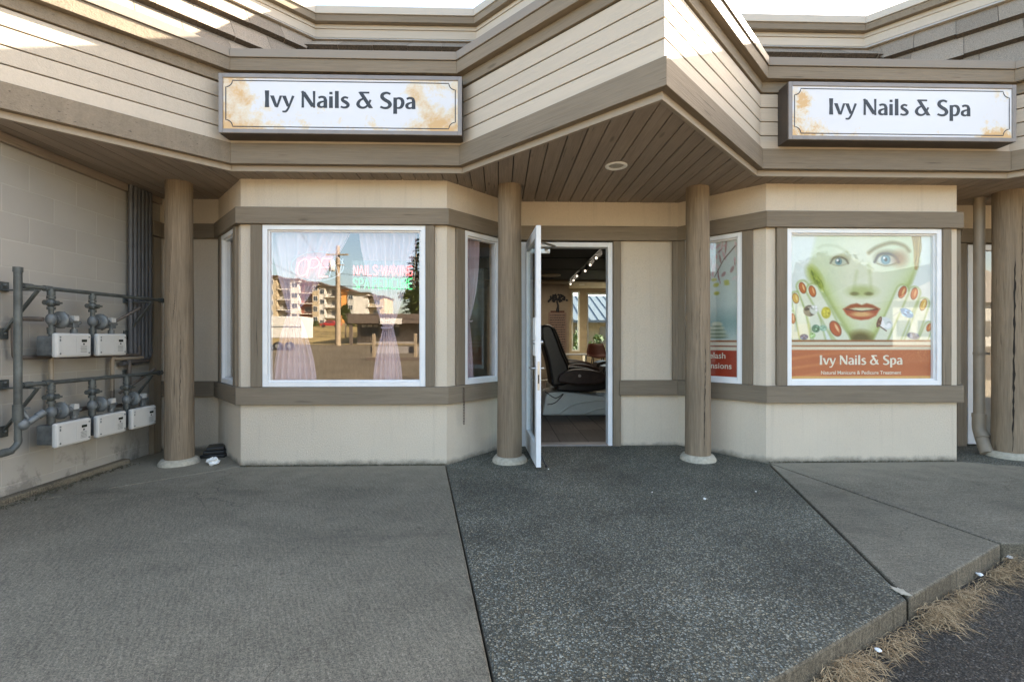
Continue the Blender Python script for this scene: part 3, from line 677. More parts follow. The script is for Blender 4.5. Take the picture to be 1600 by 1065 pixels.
# second tier
canopy_part('roof_skirt', M['pale'], [[(-0.02, 4.585), (-0.02, 4.63), (0.02, 4.63), (0.075, 4.585)]], 0.0, UP)
canopy_part('parapet_siding', M['siding'], [[(-0.02, 4.632), (-0.02, 4.735), (0.012, 4.735), (0.026, 4.632)], [(-0.02, 4.737), (-0.02, 4.79), (0.012, 4.79), (0.024, 4.737)]], 0.0, UP)
canopy_part('parapet_fascia', M['trim'], [board_prof(0.07, 4.792, 4.868)], 0.003, UP)
canopy_part('parapet_cap', M['pale'], [board_prof(0.085, 4.870, 4.955, -0.25)], 0.003, UP)
# corner trim at the canopy points
# soffit boards, one by one, running away from the viewer
def lip_y(x):
    for (x0, y0), (x1, y1) in zip(LIP, LIP[1:]):
        if x0 <= x <= x1: return y0 + (y1 - y0) * (x - x0) / (x1 - x0)
    return 4.24
mb = MB(); x = -5.0; bw = 0.128
corn = [p[0] for p in LIP]
while x < 9.0:
    xs = [x + 0.0045] + [c for c in corn if x + 0.004 < c < x + bw - 0.004] + [x + bw - 0.0045]
    front = [(q, lip_y(q) + 0.005) for q in xs]
    mb.prism(front + [(xs[-1], YR + 0.02), (xs[0], YR + 0.02)], 2.670 + random.uniform(0, 0.0015), 2.695, 0, None, (0, 1, 0))
    x += bw
mb.build('soffit', M['soffit'], shop)
mb = MB()
poly = [(p[0], p[1] + 0.03) for p in LIP]
mb.prism(poly + [(24, 5.6), (-9.07, 5.6)], 2.699, 2.712)
mb.build('soffit_backing', M['ceil'], shop)
# shingled slopes between the tiers
mb = MB()
Lz, Uz = 3.05, 4.60
def lerp(a, b, t): return a + (b - a) * t
LP3 = [Vector((p[0], p[1], Lz)) for p in LIP]; UP3 = [Vector((p[0], p[1], Uz)) for p in UP]
for i in range(len(LIP) - 1):
    if i >= 14: break
    A0, B0, A1, B1 = LP3[i], LP3[i + 1], UP3[i], UP3[i + 1]
    d = (B0 - A0).normalized()
    up = (A1 - A0); up = up - d * up.dot(d); sl = up.length; upn = up / sl; nrm = d.cross(upn).normalized()
    if nrm.z < 0: nrm = -nrm
    sa = lambda t: (lerp(A0, A1, t) - A0).dot(d); sb = lambda t: (lerp(B0, B1, t) - A0).dot(d)
    e = 0.30; k = 0; t0 = sl
    while t0 > 0.5:                                   # from the top downwards
        lo, hi = t0 - e, t0 + 0.02
        if hi > sl: hi = sl
        x = min(sa(0), sa(1)) - random.uniform(0, 0.3)
        xm = max(sb(0), sb(1))
        while x < xm:
            w = random.choice((0.31, 0.34, 0.38, 0.42)); tl, th = lo / sl, hi / sl
            q = [max(x + 0.002, sa(tl)), min(x + w - 0.002, sb(tl)), min(x + w - 0.002, sb(th)), max(x + 0.002, sa(th))]
            if q[1] - q[0] > 0.01 or q[2] - q[3] > 0.01:
                q[1] = max(q[1], q[0]); q[2] = max(q[2], q[3])
                j = random.uniform(-0.006, 0.006)
                base = [A0 + d * q[0] + upn * (lo + j), A0 + d * q[1] + upn * (lo + j), A0 + d * q[2] + upn * hi, A0 + d * q[3] + upn * hi]
                thk = [0.075, 0.075, 0.012, 0.012]
                pts = base + [b + nrm * h for b, h in zip(base, thk)]
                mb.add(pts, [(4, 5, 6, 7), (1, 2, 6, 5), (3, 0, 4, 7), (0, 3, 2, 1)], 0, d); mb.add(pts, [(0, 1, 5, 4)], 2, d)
            x += w
        t0 -= e
    # deck under the shingles
    mb.add([A0, B0, B1, A1], [(0, 1, 2, 3)], 1)
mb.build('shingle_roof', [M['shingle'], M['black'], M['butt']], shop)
mb = MB()
mb.prism([(p[0], p[1] + 0.05) for p in UP] + [(24, 15.4), (-9.2, 15.4)], 4.62, 4.90)
mb.build('flat_roof', M['shingle'], shop)
# interior shell
mb = MB(); mb.prism([(-3.6, YR + 0.14), (-3.0, YR + 0.13), (-2.37, YF + 0.13), (-0.52, YF + 0.13), (0.1, YR + 0.13), (1.95, YR + 0.13), (2.55, YF + 0.13), (4.42, YF + 0.13), (5.0, YR + 0.13), (5.2, 5.3), (5.2, 15.1), (-3.6, 15.1)], -0.05, 0.036)
mb.build('floor', M['tile'], shop)
mb = MB()
mb.box(-3.62, 5.3, YR + 0.13, 13.3, 2.86, 2.95); mb.box(-3.6, 5.2, YR + 0.0, YR + 0.14, 2.72, 2.95)
for k in range(4): mb.box(-3.6, 5.2, 6.5 + 1.6 * k, 6.52 + 1.6 * k, 2.845, 2.859); 
mb.build('ceiling', M['ceil'], shop)
mb = MB(); mb.box(-3.62, 5.3, 13.3, 15.2, 2.80, 2.95); mb.build('rear_ceiling', M['room'], shop)
# back wall with openings
YB = 15.0
bw_open = [(X_at(893, YB), X_at(905, YB) + 0.02, 0.80, 2.72), (X_at(917, YB), X_at(917, YB) + 1.6, 0.80, 2.66)]
mb = MB(); cuts = sorted(bw_open); x = -3.6
for a, b, c, d in cuts:
    mb.box(x, a, YB, YB + 0.15, 0.036, 2.86); mb.box(a, b, YB, YB + 0.15, 0.036, c); mb.box(a, b, YB, YB + 0.15, d, 2.86); x = b
mb.box(x, 5.2, YB, YB + 0.15, 0.036, 2.86)
mb.box(-3.75, -3.6, YR + 0.14, 15.15, -0.05, 3.0); mb.box(5.2, 5.3, YR + 0.14, 15.15, -0.05, 3.0)
xm = X_at(888, 14.0)
mb.box(-0.35, xm, 13.9, 14.0, 0.036, 2.80); mb.box(xm - 0.08, xm, 14.0, YB, 0.036, 2.80)
mb.box(-9.2, -3.75, YR + 0.2, 15.1, -0.05, 4.6); mb.box(5.3, 24, YR + 0.55, 15.1, -0.05, 4.6)
mb.box(-3.75, 5.3, YB + 0.15, 15.2, 2.86, 4.6)
mb.build('interior_wall', M['room'], shop)
for a, b, c, d in bw_open:
    q = MB(); q.box(a, a + 0.05, YB + 0.03, YB + 0.1, c, d); q.box(b - 0.05, b, YB + 0.03, YB + 0.1, c, d); q.box(a + 0.05, b - 0.05, YB + 0.03, YB + 0.1, c, c + 0.05); q.box(a + 0.05, b - 0.05, YB + 0.03, YB + 0.1, d - 0.05, d)
    w = q.build('window', M['vinyl'], shop); q = MB(); q.box(a + 0.05, b - 0.05, YB + 0.06, YB + 0.066, c + 0.05, d - 0.05); q.build('pane', M['glass_door'], w)
# neighbour's glazed door beyond the right-hand bay
mb = MB(); ex = 5.20
for a, b, c, d in ((5.20, 5.26, 0.02, 2.23), (6.10, 6.16, 0.02, 2.23), (5.26, 6.10, 2.17, 2.23), (5.26, 6.10, 0.02, 0.12)):
    mb.box(a, b, YR - 0.01, YR + 0.08, c, d)
dd = mb.build('door', M['alum'], shop, 0.003)
mb = MB(); mb.box(5.26, 6.10, YR + 0.03, YR + 0.036, 0.12, 2.17); mb.build('pane', M['glass'], dd)
mb = MB(); mb.box(6.3, 7.9, YR + 0.01, YR + 0.15, 0, 2.25); mb.build('side_wall', M['stucco'], shop)

# ------------------------------------------------------------------ block wall, log posts, signs
bwall = thing('block_wall', (-3.6, 3.8, 0), 'painted concrete block side wall carrying the gas meters', 'wall')
mb = MB(); mb.box(-3.9, -3.6, 2.2, 5.126, -0.1, 2.69, 0, None, (0, 1, 0)); mb.uv = {}
for i, f in enumerate(mb.f):
    mb.uv[i] = [(mb.v[k][1], mb.v[k][2]) for k in f]
mb.build('blockwork', M['block'], bwall, fix=False)
mb = MB(); mb.box(-3.6, -3.515, 2.2, 4.62, -0.1, 0.045); mb.build('footing', M['curb'], bwall, 0.012)
mb = MB(); mb.box(-3.6, -3.56, 2.95, 5.10, 2.60, 2.668); mb.build('top_trim', M['soffit'], bwall, 0.003)
mb = MB(); mb.box(-3.6, -3.55, 4.965, 5.075, 0.0, 2.24); mb.box(-3.6, -3.53, 4.94, 5.075, 2.247, 2.40); mb.build('corner_post', M['trim'], bwall, 0.004)

def log_post(x, y, label, seed, cracks, rs=1.0):
    rnd = random.Random(seed); ph = [rnd.uniform(0, 6.28) for _ in range(4)]
    t = thing('log_post', (x, y, 0), label, 'post', 'round log posts under the canopy')
    mb = MB(); m4 = Matrix.Translation((x, y, 0))
    wob = lambda th, z: 1 + 0.018 * math.sin(th + ph[0] + z) + 0.012 * math.sin(2 * th + ph[1] + 0.7 * z) + 0.008 * math.sin(3 * th + ph[2]) + 0.006 * math.sin(z * 5 + ph[3])
    n = 26; prof = [((0.121 - 0.011 * i / n) * rs, 0.055 + (2.672 - 0.055) * i / n) for i in range(n + 1)]
    mb.lathe(prof, 40, 0, m4, True, wob); o = mb.build('log', M['log'], t)
    mb = MB()
    for (az, z0, z1, w) in cracks:                     # long drying splits, as narrow dark wedges set in the log
        k = 44; pts = []
        for i in range(k + 1):
            z = lerp(z0, z1, i / k); a = R(az) + 0.14 * (i / k) + 0.012 * math.sin(i * 1.3 + seed) + rnd.uniform(-.016, .016)
            ww = w * math.sin(math.pi * min(1, max(0.02, i / k))) ** 0.6 * rnd.uniform(0.35, 1.35)
            r = (0.121 - 0.011 * (z - .055) / 2.617) * rs * wob(a, z) + 0.0012
            for s_ in (-1, 1):
                th = a + s_ * ww / 0.12
                pts.append((x + r * math.cos(th), y + r * math.sin(th), z))
        mb.add(pts, [(2 * i, 2 * i + 1, 2 * i + 3, 2 * i + 2) for i in range(k)])
    mb.build('drying_split', M['crack'], o)
    mb = MB(); mb.lathe([(0.172 * rs, -0.02), (0.168 * rs, 0.022), (0.145 * rs, 0.052), (0.05, 0.056)], 28, 0, m4, True, lambda th, z: 1 + 0.02 * math.sin(3 * th + seed)); mb.build('plinth', M['plinth'], t)
    return t
log_post(-3.05, 4.60, 'knotty round log post beside the gas meters and block wall', 1, [(-58, 0.1, 1.35, 0.0022), (-100, 1.5, 2.0, 0.0012), (-80, 1.35, 1.6, 0.002)])
log_post(0.10, 4.61, 'smooth round log post next to the open white door', 2, [(-112, 0.8, 1.25, 0.001)])
log_post(1.955, 4.62, 'round log post with a thin crack, right of the blank stucco panel', 3, [(-84, 0.09, 1.2, 0.0042), (-106, 0.9, 2.3, 0.0016)])
log_post(5.165, 4.66, 'round log post with one wide jagged split, beside the downspout', 4, [(-128, 0.07, 2.05, 0.0085), (-100, 1.2, 2.6, 0.003)], 1.14)

def sign(x0, x1, label, face, text_x):
    z0, z1, yf, yb = 2.918, 3.420, 4.055, 4.215
    t = thing('sign_box', ((x0 + x1) / 2, 4.2, z0), label, 'sign', 'sign boxes on the canopy front')
    mb = MB(); mb.box(x0, x1, yf + 0.012, yb, z0, z1); mb.build('cabinet', M['signbox'], t, 0.004)
    mb = MB(); w = 0.035
    for a, b, c, d in ((x0, x0 + w, z0, z1), (x1 - w, x1, z0, z1), (x0 + w, x1 - w, z0, z0 + w), (x0 + w, x1 - w, z1 - w, z1)): mb.box(a, b, yf - 0.006, yf + 0.011, c, d)
    mb.build('rim', M['signrim'], t, 0.003)
    mb = MB(); a, b, c, d = x0 + w, x1 - w, z0 + w, z1 - w
    mb.add([(a, yf + 0.004, c), (b, yf + 0.004, c), (b, yf + 0.004, d), (a, yf + 0.004, d)], [(0, 1, 2, 3)], 0, None, None, False, [[(0, 0), (2, 0), (2, 0.44), (0, 0.44)]])
    fp = mb.build('face_panel', face, t, fix=False)
    mb = MB(); m4 = Matrix.Translation((0, yf + 0.004, 0))
    lettering(mb, 'Ivy Nails & Spa', text_x, z0 + 0.222, 0.142, m4); mb.build('lettering', M['ink'], fp)
    # border line with scooped corners
    mb = MB(); e = 0.022; r = 0.055; pts = []
    for cx, cz, a0 in ((a + e, c + e, 90), (b - e, c + e, 180), (b - e, d - e, 270), (a + e, d - e, 0)):
        for k in range(9):
            th = R(a0 - 90 * k / 8); pts.append((cx + r * math.cos(th), cz + r * math.sin(th)))
    n = len(pts); lw = 0.0045; P3 = []
    ctr = Vector(((a + b) / 2, (c + d) / 2))
    for i in range(n):
        p = Vector(pts[i]); tt = (Vector(pts[(i + 1) % n]) - Vector(pts[i - 1])).normalized(); nn = Vector((-tt.y, tt.x)) * lw * 0.9
        P3 += [(p.x + nn.x, yf + 0.0025, p.y + nn.y), (p.x - nn.x, yf + 0.0025, p.y - nn.y)]
    mb.add(P3, [(2 * i, 2 * i + 1, (2 * i + 3) % (2 * n), (2 * i + 2) % (2 * n)) for i in range(n)]); mb.build('border_line', M['ink'], fp)
    return t
sign(-2.362, -0.318, 'stained white shop sign above the window with the neon signs, orange blotches at both ends', M['sign1'], X_at(532, 4.05))
sign(2.515, 4.555, 'paler stained white shop sign above the window with the face poster', M['sign2'], X_at(1408, 4.05))

# ------------------------------------------------------------------ gas service on the block wall
gas = thing('gas_manifold', (-3.42, 3.44, 0), 'grey gas pipe riser with two long header pipes on the block wall', 'pipework')
XM = -3.40; ZU, ZL = 1.562, 0.853; YRI = 3.44
mb = MB(); mb.tube([(XM, YRI, 0.60), (XM, YRI, 1.66)], 0.0235, 18); mb.tube([(XM, YRI, 1.655), (XM, YRI, 1.69)], 0.028, 18)
mb.tube([(XM, YRI, 0.62), (XM, YRI, 0.47)], 0.021, 16); mb.tube([(XM, YRI, 0.72), (XM, YRI, 0.60)], 0.030, 16)
mb.tube(crom([(XM, YRI, 0.50), (XM, YRI, 0.45), (XM, YRI - 0.05, 0.405), (XM, YRI - 0.12, 0.40), (XM, YRI - 0.9, 0.40)]), 0.021, 14)
mb.tube([(XM, YRI - 0.07, 0.403), (XM, YRI - 0.15, 0.40)], 0.027, 14)
mb.build('riser', M['gasgrey'], gas)
for z, y1 in ((ZU, 4.86), (ZL, 4.84)):
    mb = MB(); mb.tube([(XM, YRI, z), (XM, y1, z + (0.01 if z > 1 else -0.005))], 0.0155, 14); mb.tube([(XM, YRI + 0.03, z), (XM, YRI + 0.10, z)], 0.021, 14); mb.tube([(XM, YRI + 0.19, z), (XM, YRI + 0.25, z)], 0.022, 14)
    mb.tube([(XM, y1 - .02, z + (0.01 if z > 1 else -0.005)), (XM, y1 + .02, z + (0.01 if z > 1 else -0.005))], 0.025, 14)
    mb.build('header_pipe', M['gasgrey'], gas)
def bracket(y, z):
    q = MB(); q.box(-3.6, -3.585, y - 0.035, y + 0.035, z - 0.035, z + 0.035); q.box(-3.6, -3.585, y - 0.03, y + 0.03, z - 0.38, z - 0.30)
    q.box(-3.585, XM + 0.06, y - 0.018, y + 0.018, z - 0.030, z - 0.020)
    a, b = Vector((-3.585, y, z - 0.33)), Vector((XM + 0.05, y, z - 0.03)); d = (b - a).normalized(); n = Vector((-d.z, 0, d.x)) * 0.006; w = Vector((0, 0.014, 0))
    P = [a - n - w, b - n - w, b - n + w, a - n + w, a + n - w, b + n - w, b + n + w, a + n + w]
    q.add(P, [(0, 3, 2, 1), (4, 5, 6, 7), (0, 1, 5, 4), (1, 2, 6, 5), (2, 3, 7, 6), (3, 0, 4, 7)])
    q.sphere((-3.578, y, z + 0.01), 0.012); q.sphere((-3.578, y, z - 0.34), 0.012)
    return q.build('bracket', M['gasgrey'], gas, 0.002)
for y in (3.36, 4.66):
    for z in (ZU, ZL): bracket(y + 0.17 if y < 4 else y, z)
mb = MB()                                             # lock valve and stub on the riser
mb.sphere((XM + 0.02, YRI + 0.02, 0.575), (0.035, 0.038, 0.040), 0, 12)
mb.tube([(XM + 0.01, YRI + 0.02, 0.56), (XM + 0.055, YRI + 0.10, 0.63)], [0.026, 0.021], 12); mb.tube([(XM + 0.05, YRI + 0.09, 0.622), (XM + 0.065, YRI + 0.125, 0.65)], 0.027, 12)
mb.tube([(XM + 0.02, YRI + 0.06, 0.60), (XM - 0.01, YRI + 0.03, 0.68)], 0.016, 8); mb.box(XM - 0.02, XM + 0.0, YRI + 0.0, YRI + 0.09, 0.675, 0.69)
mb.build('shutoff_valve', M['regul'], gas)

def gas_meter(upper):
    t = thing('gas_meter', (0, 0, 0), '', 'gas meter', 'gas meters on the block wall')
    mb = MB(); mb.box(0.012, 0.055, -0.150, 0.150, -0.092, 0.092); body = mb.build('meter_cover', M['meter'], t, 0.014)
    mb = MB(); mb.box(0.0545, 0.0565, -0.132, 0.132, -0.074, 0.074)
    for yy in (-0.122, 0.126):
        for zz in (-0.062, 0.062): mb.tube([(0.052, yy, zz), (0.0585, yy, zz)], 0.0065, 8, 1)
    mb.box(0.0545, 0.0575, 0.012, 0.048, -0.06, 0.065, 0)
    for k in range(5): mb.box(0.0575, 0.0580, 0.048, 0.105, -0.055 + k * 0.011, -0.052 + k * 0.011, 1)
    mb.tube([(0.0565, 0.078, 0.008), (0.0585, 0.078, 0.008)], 0.007, 10, 2); mb.box(0.0565, 0.0575, -0.128, -0.117, 0.030, 0.048, 1)
    mb.build('front_plate', [M['meter'], M['regul'], M['black']], body)
    mb = MB(); mb.box(0.0565, 0.0590, 0.058, 0.105, 0.024, 0.044); mb.build('display', M['lcd'], body, 0.001)
    mb = MB(); mb.box(-0.14, 0.0115, -0.105, 0.13, -0.08, 0.07); mb.build('meter_back', M['regul'], t, 0.012)
    # pipe drop, union nuts and cock
    mb = MB(); x = -0.045; y0 = -0.085; top = 0.425 if upper else 0.388
    mb.tube([(x, y0, 0.07), (x, y0, top)], 0.016, 12)
    mb.tube([(x, y0, 0.085), (x, y0, 0.135)], 0.026, 6); mb.tube([(x, y0, top - 0.05), (x, y0, top - 0.015)], 0.025, 8)
    zc = top - 0.105
    mb.sphere((x, y0, zc), (0.032, 0.035, 0.034), 0, 10); mb.tube([(x, y0 - 0.055, zc), (x, y0 + 0.055, zc)], 0.019, 10); mb.tube([(x + 0.0, y0, zc), (x + 0.055, y0, zc)], 0.015, 8)
    mb.tube([(x, y0, zc - 0.05), (x, y0, zc - 0.03)], 0.027, 8); mb.tube([(x, y0, zc + 0.03), (x, y0, zc + 0.05)], 0.027, 8)
    mb.box(x + 0.05, x + 0.062, y0 - 0.025, y0 + 0.025, zc - 0.007, zc + 0.007)
    mb.build('inlet_valve', M['gasgrey'], t)
    mb = MB(); zr = 0.195 if upper else 0.17
    mb.sphere((x, y0, zr), (0.034, 0.036, 0.046), 0, 14)
    mb.tube([(x, y0 + 0.03, zr), (x, y0 + 0.06, zr)], 0.030, 14)
    mb.lathe([(0.02, 0), (0.058, 0.006), (0.066, 0.012), (0.066, 0.026), (0.058, 0.032), (0.034, 0.044), (0.026, 0.060)], 22, 0, Matrix.Translation((x, y0 + 0.055, zr)) @ Matrix.Rotation(R(-90), 4, 'X'))
    mb.tube([(x, y0 + 0.10, zr), (x, y0 + 0.165, zr - 0.005)], 0.026, 12)
    for k in range(10):
        th = k * 0.628; mb.sphere((x + 0.062 * math.cos(th), y0 + 0.086, zr + 0.062 * math.sin(th)), 0.006, 0, 5)
    mb.build('regulator', M['regul'], t)
    mb = MB(); mb.box(x + 0.004, x + 0.034, y0 + 0.155, y0 + 0.200, zr - 0.004, zr + 0.036, 0)
    mb.box(x - 0.03, x + 0.02, y0 + 0.16, y0 + 0.215, zr - 0.055, zr - 0.006, 1); mb.tube([(x, y0 + 0.19, zr - 0.05), (x, y0 + 0.19, 0.085)], 0.014, 10, 1); mb.tube([(x, y0 + 0.19, 0.09), (x, y0 + 0.19, 0.125)], 0.024, 6, 1)
    mb.tube([(x, y0 + 0.2, zr - 0.03), (x, y0 + 0.25, zr - 0.015)], 0.012, 8, 1)
    mb.build('outlet_fitting', [M['meter'], M['regul']], t); return t
mu = gas_meter(True); ml = gas_meter(False)
XB = -3.335
def place(t, y, z, label): t.location = (XB, y, z); t['label'] = label; return t
place(mu, 3.752, 1.135, 'pale grey gas meter hanging first on the upper pipe, nearest the riser')
place(copy_tree(mu), 4.115, 1.135, 'pale grey gas meter hanging second on the upper pipe')
place(ml, 3.752, 0.463, 'pale grey gas meter at the near end of the lower pipe')
place(copy_tree(ml), 4.112, 0.463, 'pale grey gas meter in the middle of the lower pipe')
place(copy_tree(ml), 4.475, 0.463, 'pale grey gas meter on the lower pipe, closest to the log post')
# outlet pipes behind the meters
op = thing('outlet_pipe', (-3.55, 3.6, 0.9), 'old brown and tan gas outlet pipes running behind the meters', 'pipework')
mb = MB()
X = -3.53
mb.tube(crom([(XB - 0.06, 3.62, 1.33), (X, 3.58, 1.33), (X, 3.545, 1.30), (X, 3.545, 1.10), (X, 3.56, 1.05), (X, 3.62, 1.045)], 5), 0.017, 10, 0)
mb.tube([(X, 3.62, 1.045), (X, 4.68, 1.03)], 0.017, 10, 0)
mb.tube(crom([(X, 4.68, 1.03), (X, 4.72, 1.03), (X, 4.74, 1.06), (X, 4.74, 1.12)], 4), 0.017, 10, 0)
mb.tube([(X, 3.83, 1.04), (X, 3.83, 0.78)], 0.017, 10, 1); mb.tube(crom([(X, 3.83, 0.79), (X, 3.83, 0.62), (X, 3.87, 0.585), (X, 3.95, 0.585), (X, 4.3, 0.60)], 5), 0.018, 10, 0)
mb.tube(crom([(X, 4.42, 0.70), (X, 4.42, 0.98), (X, 4.45, 1.0), (X, 4.52, 1.0), (X, 4.78, 1.0)], 5), 0.017, 10, 1)
mb.tube(crom([(X, 4.42, 0.72), (X, 4.42, 0.60), (X, 4.44, 0.57), (X, 4.52, 0.565)], 5), 0.017, 10, 0)
mb.tube(crom([(X, 4.62, 0.60), (X, 4.62, 0.94), (X, 4.65, 0.965), (X, 4.86, 0.965)], 5), 0.017, 10, 0)
for y, z in ((4.30, 1.27), (4.5, 0.68)): mb.tube([(X, y, z), (XM, y + 0.28, z + 0.21)], 0.013, 8, 0)
mb.build('pipe_run', [M['brownpipe'], M['tanpipe']], op)
for i in range(6):
    y = 4.655 + 0.050 * i; z0 = 1.0 + 0.02 * (i % 3)
    mb = MB(); r = 0.0205 if i != 1 else 0.025
    mb.tube(crom([(-3.545, y - 0.12, z0 - 0.05), (-3.545, y - 0.03, z0 - 0.045), (-3.545, y, z0), (-3.545, y, z0 + 0.1)], 5) + [(-3.545, y, 2.665)], r, 12)
    mb.tube([(-3.545, y, 1.55), (-3.545, y, 1.60)], r + 0.005, 12)
    o = mb.build('conduit', M['conduit'], None, 0, (-3.545, y, z0)); tag(o, 'dark grey vertical conduit running up the wall behind the log post', 'conduit', 'vertical conduits in the wall corner')

# ------------------------------------------------------------------ fittings outside
mb = MB(); m4 = Matrix.Translation((1.005, 4.045, 2.668)) @ Matrix.Rotation(R(180), 4, 'X')
dl = thing('downlight', (1.005, 4.045, 2.668), 'round white recessed downlight in the soffit over the entrance', 'light')
mb.lathe([(0.095, -0.004), (0.095, 0.004), (0.085, 0.009), (0.068, 0.006), (0.062, -0.004)], 32, 0, m4); mb.build('trim_ring', M['white'], dl)
mb = MB(); mb.lathe([(0.062, -0.003), (0.06, -0.0025), (0.001, -0.002)], 24, 0, m4); mb.build('lens', M['plinth'], dl)
# rainwater pipe
XD, YD = X_at(1530, 4.86), 4.86
dp = thing('downspout', (XD, YD, 0), 'tan rainwater downspout between the stucco bay and the split log post', 'downspout')
mb = MB(); mb.tube([(XD, YD, 0.30), (XD, YD, 2.672)], 0.047, 18); mb.build('pipe', M['tanpipe'], dp)
mb = MB(); mb.tube(crom([(XD, YD, 0.38), (XD, YD, 0.26), (XD - 0.012, YD - 0.03, 0.18), (XD - 0.05, YD - 0.11, 0.06), (XD - 0.07, YD - 0.15, 0.008)], 5), 0.057, 18); mb.tube([(XD, YD, 0.40), (XD, YD, 0.36)], 0.060, 18); mb.tube([(XD - 0.012, YD - 0.035, 0.195), (XD - 0.025, YD - 0.06, 0.15)], 0.062, 18)
mb.build('elbow', M['tanpipe'], dp)
mb = MB(); mb.box(XD - 0.06, XD + 0.06, YD - 0.052, YD - 0.046, 1.02, 1.045); mb.tube([(XD, YD, 1.02), (XD, YD, 1.045)], 0.0505, 18); mb.build('strap', M['tanpipe'], dp)
# chain under the sill
fm = frame_m(*RF); mb = MB(); sx = 0.165; zz = 0.735
for k in range(13):
    c = fm @ Vector((sx, -0.060, 0.70 - k * 0.0265)); a = fm.to_3x3() @ (Vector((1, 0, 0)) if k % 2 else Vector((0, 1, 0)))
    ring = [c + a * 0.010 * math.cos(t_) + Vector((0, 0, 0.0175 * math.sin(t_))) for t_ in [i * math.pi / 5 for i in range(11)]]
    mb.tube(ring, 0.0032, 6, 0, False)
c = fm @ Vector((sx, -0.05, 0.72)); mb.tube([c, c + Vector((0, 0, -0.02)) + fm.to_3x3() @ Vector((0, -0.012, 0))], 0.004, 6)
tag(mb.build('chain', M['rust'], None, 0, fm @ Vector((sx, -0.06, 0.70))), 'short rusty chain hanging from the sill beam beside the entrance', 'chain')
# rubbish in the corner
bx = thing('rubber_mat', (-2.86, 4.86, 0), 'black folded mat pushed into the corner behind the log post', 'mat')
mb = MB()
for k in range(3):
    mb.box(-0.12 + 0.02 * k, 0.10 - 0.015 * k, -0.10, 0.10, 0.002 + 0.036 * k, 0.034 + 0.036 * k, 0, Matrix.Translation((-2.86, 4.88, 0)) @ Matrix.Rotation(R(12 + 6 * k), 4, 'Z'))
mb.build('mat_fold', M['black'], bx, 0.006)
def crumple(name, c, r, mat, seed, flat=0.7):
    rnd = random.Random(seed); q = MB(); vs = []; ns, nr = 10, 6
    for i in range(nr + 1):
        for k in range(ns):
            a = 2 * math.pi * k / ns; b = math.pi * i / nr; rr = r * rnd.uniform(0.55, 1.15)
            vs.append((c[0] + rr * math.sin(b) * math.cos(a), c[1] + rr * math.sin(b) * math.sin(a), max((0.002 if c[2] > 0 else ASPH + 0.003), c[2] + rr * flat * math.cos(b))))
    q.add(vs, [((i + 1) * ns + k, (i + 1) * ns + (k + 1) % ns, i * ns + (k + 1) % ns, i * ns + k) for i in range(nr) for k in range(ns)])
    return q.build(name, mat, None, 0, c)
Yp = 4.40
tag(crumple('paper_scrap', (X_at(333, 4.52), 4.52, 0.04), 0.055, M['paper'], 3), 'crumpled white paper bag at the foot of the left bay', 'litter')
mb = MB()
for (px, py, s) in ((1101, 780, 0.012), (1019, 769, 0.007), (1181, 768, 0.008), (857, 733, 0.008)):
    d = F_ * HC / (py - 530); u = (px - 800) / F_; Y = d / (1 + ratio(px) * T_); 
    o = crumple('paper_scrap', (ratio(px) * Y, Y, s * 0.5), s, M['paper'], px); tag(o, 'tiny white scrap of paper on the aggregate paving', 'litter', 'tiny paper scraps on the paving')
rnd = random.Random(8); q = MB(); q.prism([(1.878 + 0.55 * rr_ * math.cos(t_) - 0.1 * rr_ * math.sin(t_), 2.165 + rr_ * math.sin(t_)) for t_, rr_ in [(i * math.pi / 11, rnd.uniform(0.030, 0.052)) for i in range(22)]], 0.001, 0.0045); tag(q.build('concrete_chip', M['plinth'], None, 0, (1.878, 2.165, 0.001)), 'broken pale patch of concrete at the kerb corner', 'debris')
d = F_ * 1.285 / (968 - 530)
for px, py, s in ((1372, 1026, 0.013), (1530, 905, 0.016), (1578, 878, 0.018)):
    d = F_ * 1.285 / (py - 530); Y = d / (1 + ratio(px) * T_)
    tag(crumple('paper_scrap', (ratio(px) * Y, Y, ASPH + 0.03), s, M['paper'], px, 0.5), 'torn white scrap lying on the dry needles by the kerb', 'litter', 'white scraps on the needles along the kerb')
# drifts of dry needles along the kerb
mb = MB(); rnd = random.Random(5)
def needle(p, d, L, w):
    side = d.cross(Vector((0, 0, 1))).normalized() * w
    mid = p + d * L * 0.55 + Vector((0, 0, rnd.uniform(-0.004, 0.012))); e = p + d * L; e.z = max(e.z - 0.01, ASPH + 0.001)
    mb.add([p - side, p + side, mid + side, mid - side, e], [(0, 1, 2, 3), (3, 2, 4)])
K0, K1, K2 = Vector((0.55, 1.42)), Vector((2.92, 2.655)), Vector((5.5, 2.655))
for i in range(7500):
    t = rnd.random(); 
    if rnd.random() < 0.78: a = K0.lerp(K1, t); dirk = (K1 - K0).normalized()
    else: a = K1.lerp(K2, t); dirk = Vector((1, 0))
    n = Vector((dirk.y, -dirk.x)); s = a.dot(Vector((0.9, 0.4)))
    dens = max(0.22, 0.46 + 0.30 * math.sin(s * 7.2 + 0.6) + 0.24 * math.sin(s * 17 + 1.0))
    if rnd.random() > dens: continue
    off = abs(rnd.gauss(0, 0.030 + 0.034 * dens)) + 0.006
    hgt = max(0, (0.060 * dens * math.exp(-(off / 0.10) ** 2)) * rnd.random())
    p = Vector((a.x + n.x * off, a.y + n.y * off, ASPH + 0.003 + hgt))
    ang = rnd.gauss(math.atan2(n.y, n.x), 0.95); d = Vector((math.cos(ang), math.sin(ang), rnd.uniform(-0.25, 0.30))).normalized()
    needle(p, d, rnd.uniform(0.03, 0.105), rnd.uniform(0.0007, 0.0016))
pn = mb.build('pine_needles', M['needles'], None); pn['label'] = 'tan dry pine needles drifted along the kerb foot'; pn['kind'] = 'stuff'
